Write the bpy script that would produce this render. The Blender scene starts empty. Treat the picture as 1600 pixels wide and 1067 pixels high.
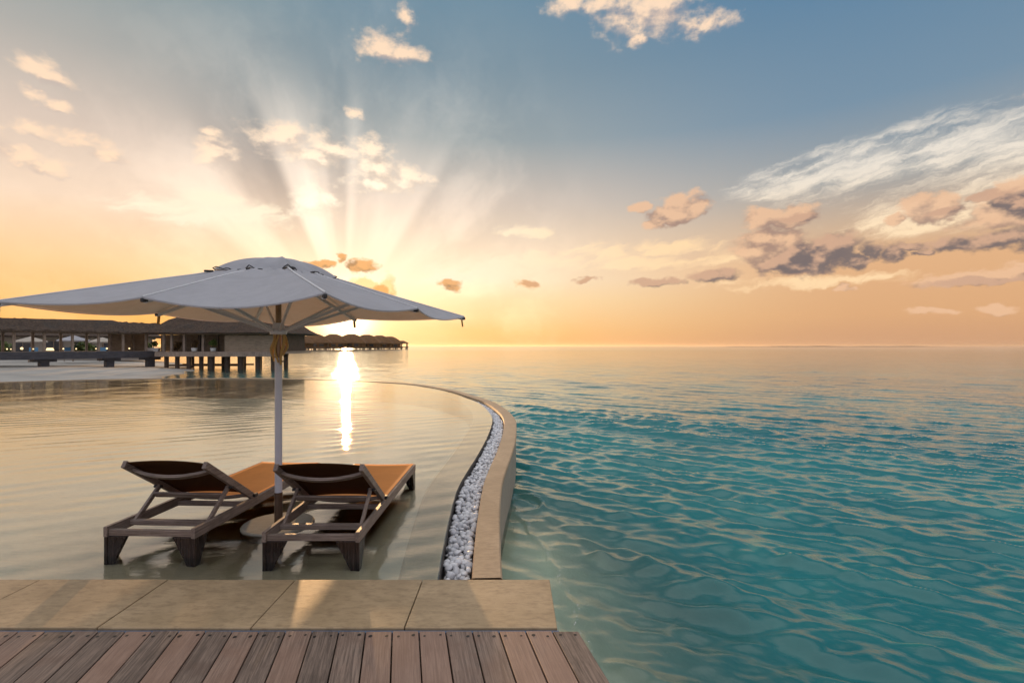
import bpy, bmesh, math, random
import numpy as np
from mathutils import Vector, Matrix

random.seed(7)
rng = np.random.default_rng(7)
S = bpy.context.scene
COL = S.collection

# ------------------------------------------------------------------ camera, sky, sun, exposure
EYE = 1.6            # metres above the pool shelf (z = 0)
SEA = -0.6
FPX = 820.0          # focal length in photo pixels (1600 wide), used only to convert measurements
cam_d = bpy.data.cameras.new('camera')
cam_d.sensor_width = 36.0
cam_d.lens = FPX / 1600 * 36
cam_d.shift_y = 7.5 / 1600
cam_d.clip_start = 0.05
cam_d.clip_end = 30000
cam = bpy.data.objects.new('camera', cam_d)
COL.objects.link(cam)
cam.location = (0, 0, EYE)
cam.rotation_euler = (math.radians(90), 0, 0)
S.camera = cam

S.view_settings.view_transform = 'Standard'
S.view_settings.look = 'None'
S.view_settings.exposure = 0.1
S.view_settings.gamma = 1.0
S.cycles.max_bounces = 8
S.cycles.transparent_max_bounces = 16
S.cycles.sample_clamp_indirect = 6.0
S.cycles.sample_clamp_direct = 0.0
S.cycles.caustics_reflective = False

SUN_AZ = math.atan((541 - 800) / FPX)     # negative: left of straight ahead
SUN_EL = math.radians(3.0)
sun_dir = Vector((math.sin(SUN_AZ) * math.cos(SUN_EL), math.cos(SUN_AZ) * math.cos(SUN_EL), math.sin(SUN_EL)))
sun_d = bpy.data.lights.new('sun', 'SUN')
sun_d.energy = 5.0
sun_d.angle = math.radians(0.6)
sun_d.color = (1.0, 0.58, 0.26)
sun = bpy.data.objects.new('sun', sun_d)
COL.objects.link(sun)
sun.rotation_euler = sun_dir.to_track_quat('Z', 'Y').to_euler()
sun.location = (-8, 20, 12)


def lin(r, g, b):
    f = lambda c: (c / 255 / 12.92) if c / 255 <= 0.04045 else ((c / 255 + 0.055) / 1.055) ** 2.4
    return (f(r), f(g), f(b), 1.0)


class NT:
    """small helper for writing node trees"""
    def __init__(s, tree):
        s.t = tree
        s.n = tree.nodes
        s.l = tree.links

    def node(s, typ, **kw):
        n = s.n.new(typ)
        for k, v in kw.items():
            setattr(n, k, v)
        return n

    def put(s, sock, v):
        if v is None:
            return
        if isinstance(v, bpy.types.NodeSocket):
            s.l.new(v, sock)
        else:
            if sock.type == 'RGBA' and len(v) == 3:
                v = (*v, 1.0)
            sock.default_value = v

    def math(s, op, a, b=None, c=None, clamp=False):
        n = s.node('ShaderNodeMath', operation=op)
        n.use_clamp = clamp
        for i, v in enumerate((a, b, c)):
            if v is not None:
                s.put(n.inputs[i], v)
        return n.outputs[0]

    def vmath(s, op, a, b=None, c=None):
        n = s.node('ShaderNodeVectorMath', operation=op)
        for i, v in enumerate((a, b, c)):
            if v is not None:
                s.put(n.inputs[i], v)
        return n.outputs['Value'] if op in ('LENGTH', 'DOT_PRODUCT', 'DISTANCE') else n.outputs[0]

    def mix(s, fac, a, b, blend='MIX'):
        n = s.node('ShaderNodeMix', data_type='RGBA', blend_type=blend)
        n.clamp_factor = True
        s.put(n.inputs[0], fac)
        s.put(n.inputs[6], a)
        s.put(n.inputs[7], b)
        return n.outputs[2]

    def ramp(s, fac, stops, interp='LINEAR'):
        n = s.node('ShaderNodeValToRGB')
        cr = n.color_ramp
        cr.interpolation = interp
        while len(cr.elements) < len(stops):
            cr.elements.new(0.5)
        for e, (p, c) in zip(cr.elements, stops):
            e.position = p
            e.color = c if len(c) == 4 else (*c, 1)
        s.put(n.inputs[0], fac)
        return n.outputs[0]

    def smooth(s, v, lo, hi, a=0.0, b=1.0):
        n = s.node('ShaderNodeMapRange', interpolation_type='SMOOTHSTEP')
        s.put(n.inputs[0], v)
        n.inputs[1].default_value = lo
        n.inputs[2].default_value = hi
        n.inputs[3].default_value = a
        n.inputs[4].default_value = b
        return n.outputs[0]

    def noise(s, vec, scale, detail=4.0, rough=0.55, dist=0.0, out='Fac', dim='3D'):
        n = s.node('ShaderNodeTexNoise', noise_dimensions=dim)
        if dim == '1D':
            s.put(n.inputs['W'], vec)
        else:
            s.put(n.inputs['Vector'], vec)
        n.inputs['Scale'].default_value = scale
        n.inputs['Detail'].default_value = detail
        n.inputs['Roughness'].default_value = rough
        n.inputs['Distortion'].default_value = dist
        return n.outputs[out]

    def scale(s, vec, sc, off=(0, 0, 0)):
        return s.vmath('MULTIPLY_ADD', vec, sc, off)


def px_dir(px, py):
    az = math.atan((px - 800) / FPX)
    return az, math.atan((541 - py) / FPX * math.cos(az))


def build_world():
    w = bpy.data.worlds.new('World')
    S.world = w
    w.use_nodes = True
    w.node_tree.nodes.clear()
    N = NT(w.node_tree)
    out = N.node('ShaderNodeOutputWorld')
    d = N.node('ShaderNodeTexCoord').outputs['Generated']
    sep = N.node('ShaderNodeSeparateXYZ')
    N.put(sep.inputs[0], d)
    az = N.math('ARCTAN2', sep.outputs[0], sep.outputs[1])
    el = N.math('ARCSINE', sep.outputs[2])
    comb = N.node('ShaderNodeCombineXYZ')
    N.put(comb.inputs[0], az)
    N.put(comb.inputs[1], el)
    P = comb.outputs[0]

    def elp(py, col):               # photo row at the picture's middle column -> elevation stop
        return (max(0.0, math.atan((541 - py) / FPX) / math.radians(60)), col)

    eln = N.math('DIVIDE', el, math.radians(60))
    top = [(0.66, lin(116, 140, 162)), (0.80, lin(164, 178, 194)), (1.0, (1.3, 1.27, 1.27, 1))]  # unseen zenith brightened beyond a dusk sky, added to fill the foreground
    right = N.ramp(eln, [(0, lin(200, 152, 118)), elp(500, lin(216, 166, 122)), elp(430, lin(222, 174, 130)),
                         elp(380, lin(200, 172, 146)), elp(320, lin(158, 160, 160)), elp(220, lin(116, 142, 163)),
                         elp(110, lin(102, 134, 160)), elp(0, lin(82, 124, 158))] + top)
    mid = N.ramp(eln, [(0, lin(246, 180, 112)), elp(520, lin(252, 198, 128)), elp(470, lin(252, 222, 172)), elp(440, lin(250, 228, 194)),
                       elp(400, lin(246, 220, 190)), elp(320, lin(210, 194, 180)), elp(220, lin(150, 160, 163)),
                       elp(110, lin(121, 143, 156)), elp(0, lin(108, 138, 157))] + top)
    left = N.ramp(eln, [(0, lin(250, 168, 80)), elp(500, lin(255, 186, 104)), elp(440, lin(252, 206, 150)),
                        elp(360, lin(244, 216, 190)), elp(270, lin(214, 195, 180)), elp(170, lin(172, 170, 165)),
                        elp(60, lin(136, 152, 156)), elp(-60, lin(118, 142, 156))] + top)
    a0, a1, a2, a3 = (px_dir(p, 541)[0] for p in (330, 720, 800, 1400))
    base = N.mix(N.smooth(az, a0 - .25, a1), left, mid)
    base = N.mix(N.smooth(az, a2 - .12, a3), base, right)
    # unseen sky behind the viewer: blue grey, brightened to add fill light
    back = N.ramp(eln, [(0, lin(206, 190, 190)), (0.15, lin(208, 206, 218)), (0.4, lin(190, 198, 220)), (.80, lin(196, 202, 216)), (1, (1.3, 1.27, 1.27, 1))])
    base = N.mix(N.smooth(N.math('ABSOLUTE', az), 1.1, 2.0), base, back)

    # ---- warm glow around the hidden sun
    sa = N.vmath('DOT_PRODUCT', d, tuple(sun_dir))
    ang = N.math('ARCCOSINE', N.math('MINIMUM', sa, 0.999999))
    ex = lambda v, k: N.math('POWER', math.e, N.math('MULTIPLY', v, -k))
    core = N.math('MULTIPLY', ex(N.math('POWER', ang, 2), 1 / (0.04 ** 2)), 2.0)
    halo = N.math('MULTIPLY', ex(ang, 10.0), 0.42)
    wide = N.math('MULTIPLY', ex(ang, 4.0), 0.06)

    # ---- rays: brightness as a function of the angle round the sun
    sx, sy = px_dir(541, 505)
    dx = N.math('SUBTRACT', az, sx)
    dy = N.math('SUBTRACT', el, sy)
    th = N.math('ARCTAN2', dx, dy)                     # 0 = straight up, negative = left
    thd = N.math('DIVIDE', th, math.radians(180))
    thn = N.math('ADD', thd, 0.5)
    R = lambda deg, v: ((deg + 90) / 180, (v, v, v, 1))
    rays = N.ramp(thn, [R(-88, .34), R(-76, .46), R(-68, .34), R(-58, .36), R(-50, .64), R(-42, .60), R(-35, .20),
                        R(-25, .10), R(-20, .82), R(-15, .95), R(-9, .66), R(-5.5, .34), R(-1.5, .30),
                        R(2.4, .66), R(6, .46), R(11, .50), R(17, .66), R(24, .66), R(29, .70), R(34, .42), R(42, .50),
                        R(54, .40), R(66, .48), R(88, .40)], 'EASE')
    fine = N.noise(N.math('MULTIPLY', th, 9.0), 1.0, 2.0, .5, dim='1D')
    rays = N.math('ADD', N.math('SUBTRACT', rays, 0.42), N.math('MULTIPLY', N.math('SUBTRACT', fine, .5), .10))
    rad = N.math('SQRT', N.math('ADD', N.math('POWER', dx, 2), N.math('POWER', dy, 2)))
    rfade = N.math('MULTIPLY', N.smooth(rad, 0.07, 0.22), N.smooth(rad, 0.26, 0.47, 1, 0))
    rayv = N.math('MULTIPLY', rays, rfade)

    pv_ = N.node('ShaderNodeCombineXYZ')
    N.put(pv_.inputs[0], N.math('MULTIPLY', th, 1.7)); N.put(pv_.inputs[1], N.math('MULTIPLY', rad, 3.2))
    wv0 = N.noise(P, 7.0, 5.0, .6, out='Color')
    vq = N.vmath('MULTIPLY_ADD', N.vmath('SUBTRACT', wv0, (.5, .5, .5)), (.5, .5, 0), pv_.outputs[0])
    vn = N.noise(vq, 1.6, 7.0, .58)
    vfade = N.math('MULTIPLY', N.math('MULTIPLY', N.smooth(rad, .10, .25), N.smooth(rad, .34, .64, 1, 0)), N.smooth(az, -.02, .30, 1, .15))
    veil = N.math('MULTIPLY', N.math('MULTIPLY', N.smooth(vn, .40, .72), vfade), .24)
    rayv = N.math('ADD', rayv, N.math('SUBTRACT', veil, N.math('MULTIPLY', vfade, .05)))
    glow = N.math('ADD', halo, wide)
    g1 = N.vmath('SCALE', (1.0, 0.90, 0.74))
    g1.node.inputs['Scale'].default_value = 1
    N.put(g1.node.inputs['Scale'], glow)
    g2 = N.vmath('SCALE', (1.0, 0.86, 0.60))
    N.put(g2.node.inputs['Scale'], core)
    sky = N.vmath('ADD', N.vmath('ADD', base, g1), g2)
    rp = N.vmath('SCALE', (0.66, 0.54, 0.42))
    N.put(rp.node.inputs['Scale'], rayv)
    sky = N.vmath('MAXIMUM', N.vmath('ADD', sky, rp), (0.02, 0.02, 0.02))

    # ---- clouds
    wn = N.noise(N.scale(P, (1, 1.4, 1)), 22.0, 5.0, 0.6, out='Color')
    warp = N.vmath('MULTIPLY_ADD', N.vmath('SUBTRACT', wn, (.5, .5, .5)), (0.055, 0.032, 0), P)
    fb = N.noise(N.scale(P, (1, 1.5, 1), (3.1, 1.7, 0)), 30.0, 8.0, 0.58)
    fb_s = N.noise(N.scale(P, (1, 1.5, 1), (3.1 - 0.008, 1.7 + 0.018, 0)), 30.0, 8.0, 0.58)
    relief = N.math('SUBTRACT', fb, fb_s)
    big = N.noise(N.scale(P, (1, 1.7, 1), (8.1, 2.2, 0)), 15.0, 5.0, 0.6)

    def field(lst, pos):
        acc = None
        for (px, py, rx, ry) in lst:
            a, e = px_dir(px, py)
            ra = rx / FPX * math.cos(a) ** 2
            re = ry / FPX * math.cos(a)
            ln = N.vmath('LENGTH', N.scale(pos, (1 / ra, 1 / re, 0), (-a / ra, -e / re, 0)))
            acc = ln if acc is None else N.math('MINIMUM', acc, ln)
        return N.math('SUBTRACT', 1.0, acc)

    def alpha(f, nz, amp, lo, hi):
        return N.smooth(N.math('ADD', f, N.math('MULTIPLY', N.math('SUBTRACT', nz, .5), amp)), lo, hi)

    # cirrus sheet on the right
    ca = math.cos(math.radians(-17)); sb = math.sin(math.radians(-17))
    rot = N.node('ShaderNodeVectorRotate', rotation_type='Z_AXIS')
    N.put(rot.inputs['Vector'], warp)
    rot.inputs['Angle'].default_value = math.radians(-13)
    ci1 = N.noise(N.scale(rot.outputs[0], (1, 5.2, 1)), 13.0, 9.0, 0.64, 0.12)
    ci2 = N.noise(N.scale(rot.outputs[0], (1, 3.0, 1), (4, 2, 0)), 5.0, 5.0, 0.6, 0.2)
    cf = field([(1350, 268, 230, 55), (1500, 230, 240, 62), (1620, 240, 240, 100), (1250, 285, 140, 32), (1480, 325, 240, 46),
                (1420, 352, 160, 22), (1750, 280, 260, 120)], P)
    cden = N.math('ADD', N.math('MULTIPLY', cf, 1.0), N.math('MULTIPLY', N.math('SUBTRACT', N.math('ADD', N.math('MULTIPLY', ci1, .6), N.math('MULTIPLY', ci2, .4)), .50), 4.6))
    cal = N.math('MULTIPLY', N.smooth(cden, 0.0, 1.15), N.smooth(cf, -.12, .28))
    ccol = N.mix(N.smooth(el, 0.16, 0.30), lin(255, 226, 186), lin(238, 228, 214))
    sky = N.mix(N.math('MULTIPLY', cal, .9), sky, ccol)

    # thin bright streaks low in the middle, faint veils left
    sf = field([(825, 364, 46, 11), (940, 393, 75, 15), (1040, 388, 90, 13), (850, 408, 90, 14), (780, 420, 70, 22),
                (1000, 412, 120, 14), (700, 432, 60, 14), (390, 336, 70, 20), (270, 330, 90, 24), (330, 310, 60, 14),
                (1260, 440, 160, 10), (1150, 400, 90, 12)], warp)
    st = N.noise(N.scale(rot.outputs[0], (1, 4.4, 1), (1, 7, 0)), 14.0, 7.0, 0.6, .4)
    sal = alpha(sf, st, 2.6, -.15, 0.80)
    sky = N.mix(N.math('MULTIPLY', sal, .95), sky, N.mix(N.smooth(az, -.2, .35), lin(255, 240, 212), lin(252, 216, 170)))

    OFF = (-0.013, 0.017, 0)
    warp_o = N.vmath('ADD', warp, OFF)
    soft = N.noise(N.scale(P, (1, 1.5, 1), (3.1, 1.7, 0)), 30.0, 3.0, 0.5)
    soft_o = N.noise(N.scale(P, (1, 1.5, 1), (3.1 + OFF[0], 1.7 + OFF[1] * 1.5, 0)), 30.0, 3.0, 0.5)
    warm = N.smooth(ang, .08, .55, 1, 0)

    def lightside(f, f_o, amp):
        return N.math('ADD', N.math('SUBTRACT', f, f_o), N.math('MULTIPLY', N.math('SUBTRACT', soft, soft_o), amp))

    # bright lit puffs
    bl = [(58, 103, 34, 17), (88, 124, 34, 12), (56, 145, 32, 9), (92, 164, 28, 9), (53, 205, 38, 11), (120, 216, 52, 12),
                (165, 240, 30, 11), (28, 244, 52, 15), (76, 260, 36, 14), (334, 237, 32, 26), (328, 205, 20, 7),
                (600, 72, 42, 18), (632, 84, 40, 14), (632, 24, 14, 14), (484, 243, 66, 18), (520, 236, 46, 17), (450, 215, 60, 22), (590, 262, 40, 24), (582, 232, 24, 20), (597, 256, 26, 15), (632, 278, 40, 17),
                (590, 292, 45, 10), (491, 314, 34, 26), (557, 180, 14, 8), (1010, 18, 74, 30), (1093, 40, 50, 13), (886, 4, 34, 12), (995, 62, 18, 9),
                (940, 2, 40, 12), (-60, 200, 60, 30), (-120, 120, 60, 40), (1700, 120, 90, 20)]
    bf = field(bl, warp)
    bfo = field(bl, warp_o)
    bal = alpha(bf, fb, 2.6, -.36, 0.95)
    nearsun = N.smooth(ang, 0.10, 0.42, 1, 0)
    blit = N.mix(nearsun, lin(255, 222, 190), (1.35, 1.2, .95, 1))
    bshade = N.mix(nearsun, lin(192, 174, 166), lin(250, 228, 198))
    bs_ = N.math('ADD', lightside(bf, bfo, 2.4), N.math('MULTIPLY', relief, 1.2))
    sky = N.mix(N.math('MULTIPLY', bal, .94), sky, N.mix(N.smooth(bs_, -.75, .55), bshade, blit))

    # cumulus: peach on the side towards the sun, grey brown where thick and turned away
    pl_ = [(1068, 322, 44, 23), (1052, 336, 44, 18), (1002, 325, 20, 8), (1038, 349, 34, 8), (1192, 342, 40, 18), (1238, 340, 52, 20), (1186, 366, 30, 12),
                (1205, 388, 62, 36), (1250, 405, 80, 30), (1448, 322, 54, 20), (1402, 346, 16, 12), (1470, 334, 50, 14), (1590, 300, 40, 30), (1570, 335, 90, 26),
                (1518, 436, 120, 12), (1580, 426, 70, 12), (1318, 452, 22, 5), (1458, 488, 40, 9), (1560, 482, 40, 10), (825, 446, 22, 7),
                (569, 444, 28, 13), (605, 448, 18, 20), (1700, 350, 90, 40), (1800, 430, 120, 22)]
    dl_ = [(1276, 402, 72, 26), (1300, 388, 46, 24), (1240, 412, 60, 18), (1336, 406, 24, 16), (1362, 393, 26, 15), (1402, 394, 38, 15), (1448, 393, 18, 6), (1534, 309, 44, 9), (1590, 318, 44, 22),
                (1498, 381, 54, 13), (1575, 376, 66, 19), (1430, 384, 40, 8), (1250, 340, 34, 9), (1475, 330, 28, 8), (1118, 430, 42, 12), (1022, 443, 48, 6), (916, 436, 24, 5), (703, 444, 20, 9),
                (506, 412, 24, 7), (534, 404, 10, 8), (565, 416, 26, 11), (826, 445, 18, 5), (1530, 440, 100, 7), (592, 452, 14, 9), (1720, 400, 90, 24)]
    pf = field(pl_, warp)
    pfo = field(pl_, warp_o)
    df = field(dl_, warp)
    dfo = field(dl_, warp_o)
    plit = N.mix(warm, lin(232, 188, 152), lin(255, 214, 150))
    pdark = N.mix(warm, lin(160, 130, 118), lin(206, 150, 96))
    ps_ = N.math('ADD', lightside(pf, pfo, 2.4), N.math('ADD', N.math('MULTIPLY', relief, 1.8), N.math('MULTIPLY', N.math('SUBTRACT', big, .5), 1.2)))
    pal = alpha(pf, fb, 1.7, -.12, 0.40)
    sky = N.mix(N.math('MULTIPLY', pal, .88), sky, N.mix(N.smooth(ps_, -.70, .85), pdark, plit))
    dlit = N.mix(warm, lin(204, 164, 138), lin(222, 158, 96))
    ddark = N.mix(warm, lin(112, 102, 104), lin(146, 104, 72))
    ds_ = N.math('ADD', lightside(df, dfo, 2.4), N.math('MULTIPLY', relief, 2.4))
    dal = alpha(df, fb, 1.7, -.16, 0.40)
    sky = N.mix(N.math('MULTIPLY', dal, .92), sky, N.mix(N.smooth(ds_, .0, 1.25), ddark, dlit))

    # below the horizon: dull sea colour
    sky = N.mix(N.smooth(el, -.02, -.002, 1, 0), sky, lin(120, 130, 125))

    bg = N.node('ShaderNodeBackground')
    N.put(bg.inputs[0], sky)
    bg.inputs[1].default_value = 0.97
    nis = N.node('ShaderNodeTexSky', sky_type='NISHITA')
    nis.sun_disc = False
    nis.sun_elevation = SUN_EL
    nis.sun_rotation = SUN_AZ
    nis.dust_density = 2.0
    bg2 = N.node('ShaderNodeBackground')
    N.put(bg2.inputs[0], nis.outputs[0])
    bg2.inputs[1].default_value = 0.006
    add = N.node('ShaderNodeAddShader')
    N.l.new(bg.outputs[0], add.inputs[0])
    N.l.new(bg2.outputs[0], add.inputs[1])
    N.l.new(add.outputs[0], out.inputs[0])


build_world()


# ------------------------------------------------------------------ geometry helpers
class MB:
    def __init__(s):
        s.v = []
        s.f = []
        s.m = []

    def add(s, vs, fs, m=0):
        o = len(s.v)
        s.v += [tuple(v) for v in vs]
        s.f += [tuple(i + o for i in f) for f in fs]
        s.m += [m] * len(fs)

    def hexa(s, p, m=0):
        s.add(p, [(0, 3, 2, 1), (4, 5, 6, 7), (0, 1, 5, 4), (1, 2, 6, 5), (2, 3, 7, 6), (3, 0, 4, 7)], m)

    def box(s, x0, x1, y0, y1, z0, z1, m=0):
        s.hexa([(x0, y0, z0), (x1, y0, z0), (x1, y1, z0), (x0, y1, z0), (x0, y0, z1), (x1, y0, z1), (x1, y1, z1), (x0, y1, z1)], m)

    def beam(s, p0, p1, w, h, up=(0, 0, 1), w1=None, h1=None, m=0):
        p0 = Vector(p0); p1 = Vector(p1)
        d = (p1 - p0).normalized()
        a = d.cross(Vector(up)).normalized()
        b = a.cross(d).normalized()
        w1 = w if w1 is None else w1
        h1 = h if h1 is None else h1
        q = []
        for p, ww, hh in ((p0, w, h), (p1, w1, h1)):
            q += [p - a * ww / 2 - b * hh / 2, p + a * ww / 2 - b * hh / 2, p + a * ww / 2 + b * hh / 2, p - a * ww / 2 + b * hh / 2]
        s.add(q, [(3, 2, 1, 0), (4, 5, 6, 7), (0, 1, 5, 4), (1, 2, 6, 5), (2, 3, 7, 6), (3, 0, 4, 7)], m)

    def tube(s, pts, rads, n=12, m=0, cap=True):
        pts = [Vector(p) for p in pts]
        if not hasattr(rads, '__len__'):
            rads = [rads] * len(pts)
        o = len(s.v)
        prev = None
        for i, p in enumerate(pts):
            t = (pts[min(i + 1, len(pts) - 1)] - pts[max(i - 1, 0)]).normalized()
            if prev is None:
                ref = Vector((0, 0, 1)) if abs(t.z) < .9 else Vector((1, 0, 0))
                a = t.cross(ref).normalized()
            else:
                a = (prev - t * prev.dot(t)).normalized()
            prev = a
            b = t.cross(a)
            for k in range(n):
                c = 2 * math.pi * k / n
                s.v.append(tuple(p + (a * math.cos(c) + b * math.sin(c)) * rads[i]))
        for i in range(len(pts) - 1):
            for k in range(n):
                k2 = (k + 1) % n
                s.f.append((o + i * n + k, o + i * n + k2, o + (i + 1) * n + k2, o + (i + 1) * n + k)); s.m.append(m)
        if cap:
            s.f.append(tuple(o + k for k in range(n))[::-1]); s.m.append(m)
            s.f.append(tuple(o + (len(pts) - 1) * n + k for k in range(n))); s.m.append(m)

    def lathe(s, prof, n=24, c=(0, 0), m=0):
        o = len(s.v)
        for r, z in prof:
            for k in range(n):
                a = 2 * math.pi * k / n
                s.v.append((c[0] + r * math.cos(a), c[1] + r * math.sin(a), z))
        for i in range(len(prof) - 1):
            for k in range(n):
                k2 = (k + 1) % n
                s.f.append((o + i * n + k, o + i * n + k2, o + (i + 1) * n + k2, o + (i + 1) * n + k)); s.m.append(m)
        s.f.append(tuple(o + k for k in range(n))[::-1]); s.m.append(m)
        s.f.append(tuple(o + (len(prof) - 1) * n + k for k in range(n))); s.m.append(m)

    def build(s, name, mats, parent=None, smooth=False, bevel=0, loc=None):
        me = bpy.data.meshes.new(name)
        me.from_pydata(s.v, [], s.f)
        mats = mats if isinstance(mats, (list, tuple)) else [mats]
        for mt in mats:
            me.materials.append(mt)
        if len(mats) > 1:
            me.polygons.foreach_set('material_index', s.m)
        if smooth:
            me.polygons.foreach_set('use_smooth', [True] * len(me.polygons))
            if smooth != 'all':
                me.set_sharp_from_angle(angle=math.radians(40))
        me.update()
        o = bpy.data.objects.new(name, me)
        COL.objects.link(o)
        if parent:
            o.parent = parent
        if loc:
            o.location = loc
        if bevel:
            b = o.modifiers.new('bevel', 'BEVEL')
            b.width = bevel
            b.segments = 2
            b.limit_method = 'ANGLE'
            b.angle_limit = math.radians(40)
        return o


def grid_mesh(name, X, Y, Z, mat, keep=None, attrs=None):
    r, c = X.shape
    co = np.stack([X, Y, Z], -1).reshape(-1, 3).astype(np.float32)
    idx = np.arange(r * c).reshape(r, c)
    q = np.stack([idx[:-1, :-1], idx[:-1, 1:], idx[1:, 1:], idx[1:, :-1]], -1).reshape(-1, 4)
    if keep is not None:
        q = q[keep.reshape(-1)]
        used = np.unique(q)
        remap = np.full(r * c, -1, np.int64)
        remap[used] = np.arange(len(used))
        q = remap[q]
        co = co[used]
    else:
        used = None
    me = bpy.data.meshes.new(name)
    me.vertices.add(len(co))
    me.vertices.foreach_set('co', co.reshape(-1))
    me.loops.add(q.size)
    me.loops.foreach_set('vertex_index', q.reshape(-1).astype(np.int32))
    me.polygons.add(len(q))
    me.polygons.foreach_set('loop_start', (np.arange(len(q)) * 4).astype(np.int32))
    me.polygons.foreach_set('use_smooth', np.ones(len(q), bool))
    me.update(calc_edges=True)
    for k, a in (attrs or {}).items():
        at = me.attributes.new(k, 'FLOAT', 'POINT')
        a = a.reshape(-1).astype(np.float32)
        at.data.foreach_set('value', a if used is None else a[used])
    me.materials.append(mat)
    o = bpy.data.objects.new(name, me)
    COL.objects.link(o)
    return o


def tag(o, label=None, cat=None, group=None, kind=None):
    for k, v in (('label', label), ('category', cat), ('group', group), ('kind', kind)):
        if v:
            o[k] = v
    return o


def thing(name, label, cat, loc=(0, 0, 0), rz=0, group=None):
    o = bpy.data.objects.new(name, None)
    o.empty_display_size = .2
    COL.objects.link(o)
    o.location = loc
    o.rotation_euler = (0, 0, rz)
    return tag(o, label, cat, group)


def copy_tree(o, parent=None):
    c = o.copy()
    COL.objects.link(c)
    if parent:
        c.parent = parent
    for ch in [k for k in COL.objects if k.parent == o]:
        copy_tree(ch, c)
    return c


# ------------------------------------------------------------------ materials
def mat(name):
    m = bpy.data.materials.new(name)
    m.use_nodes = True
    m.node_tree.nodes.clear()
    N = NT(m.node_tree)
    N.out = N.node('ShaderNodeOutputMaterial')
    return m, N


def principled(N, col, rough, spec=.5, bump=None, bstr=.3, bdist=.01, metal=0.0, **kw):
    p = N.node('ShaderNodeBsdfPrincipled')
    N.put(p.inputs['Base Color'], col)
    N.put(p.inputs['Roughness'], rough)
    p.inputs['Specular IOR Level'].default_value = spec
    p.inputs['Metallic'].default_value = metal
    if bump is not None:
        b = N.node('ShaderNodeBump')
        b.inputs['Strength'].default_value = bstr
        b.inputs['Distance'].default_value = bdist
        N.put(b.inputs['Height'], bump)
        N.l.new(b.outputs[0], p.inputs['Normal'])
    N.l.new(p.outputs[0], N.out.inputs[0])
    return p


def objco(N):
    return N.node('ShaderNodeTexCoord').outputs['Object']


def geo(N, k='Position'):
    return N.node('ShaderNodeNewGeometry').outputs[k]


def m_wood(name, c0, c1, axis='y', rough=.55, sc=1.0, rot=0.0, island=.0, red=None, spec=.4):
    m, N = mat(name)
    P = objco(N)
    if rot:
        r = N.node('ShaderNodeVectorRotate', rotation_type='Z_AXIS')
        N.put(r.inputs['Vector'], P)
        r.inputs['Angle'].default_value = rot
        P = r.outputs[0]
    st = {'x': (1.0, 30, 30), 'y': (30, 1.0, 30), 'z': (30, 30, 1.0)}[axis]
    isl = geo(N, 'Random Per Island')
    off = N.vmath('SCALE', (13.0, 7.0, 3.0))
    N.put(off.node.inputs['Scale'], isl)
    Q = N.vmath('ADD', N.vmath('MULTIPLY', P, tuple(k * sc for k in st)), off)
    g = N.noise(Q, 4.0, 6.0, .65, .6)
    g2 = N.noise(N.vmath('ADD', P, off), 5.0 * sc, 4.0, .6)
    col = N.mix(N.smooth(g, .36, .64), c0, c1)
    g3 = N.noise(N.vmath('ADD', N.vmath('MULTIPLY', Q, (.8, .8, .8)), (5, 5, 5)), 9.0, 3.0, .6)
    col = N.mix(N.math('MULTIPLY', N.smooth(g3, .60, .70), .55), col, tuple(c * .35 for c in c0[:3]))
    col = N.mix(N.math('MULTIPLY', N.smooth(g2, .45, .7), .45), col, tuple(c * .55 for c in c0[:3]))
    if red:
        col = N.mix(N.math('MULTIPLY', N.smooth(N.math('ADD', N.math('MULTIPLY', isl, .6), N.math('MULTIPLY', g2, .7)), .45, .85), .6), col, red)
    if island:
        k = N.math('MULTIPLY_ADD', isl, island, 1 - island / 2)
        sc_ = N.vmath('SCALE', col)
        N.put(sc_.node.inputs['Scale'], k)
        col = sc_
    principled(N, col, N.math('MULTIPLY_ADD', g, .25, rough - .12), spec, g, .5, .004)
    return m


M_frame = m_wood('weathered_teak', (.16, .112, .085), (.31, .235, .19), 'y', .5)
M_frame_x = m_wood('weathered_teak_cross', (.16, .112, .085), (.31, .235, .19), 'x', .5)
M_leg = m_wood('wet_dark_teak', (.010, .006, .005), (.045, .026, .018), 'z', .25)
M_deck = m_wood('deck_board', (.12, .085, .066), (.28, .20, .152), 'y', .6, 1.0, rot=math.radians(-11.7), island=.4, red=(.25, .145, .10))
M_post = m_wood('grey_timber', (.24, .175, .13), (.44, .34, .26), 'z', .65, .4)
M_panel = m_wood('pale_timber_board', (.26, .185, .12), (.42, .31, .21), 'x', .6, .35)
M_beam = m_wood('dark_timber', (.045, .045, .055), (.10, .095, .10), 'x', .6, .3)
M_pile = m_wood('dark_pile', (.05, .034, .024), (.13, .085, .055), 'z', .7, .4)

m, N = mat('screw_head'); principled(N, (.02, .017, .015), .5, .5, metal=.3); M_screw = m


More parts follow.
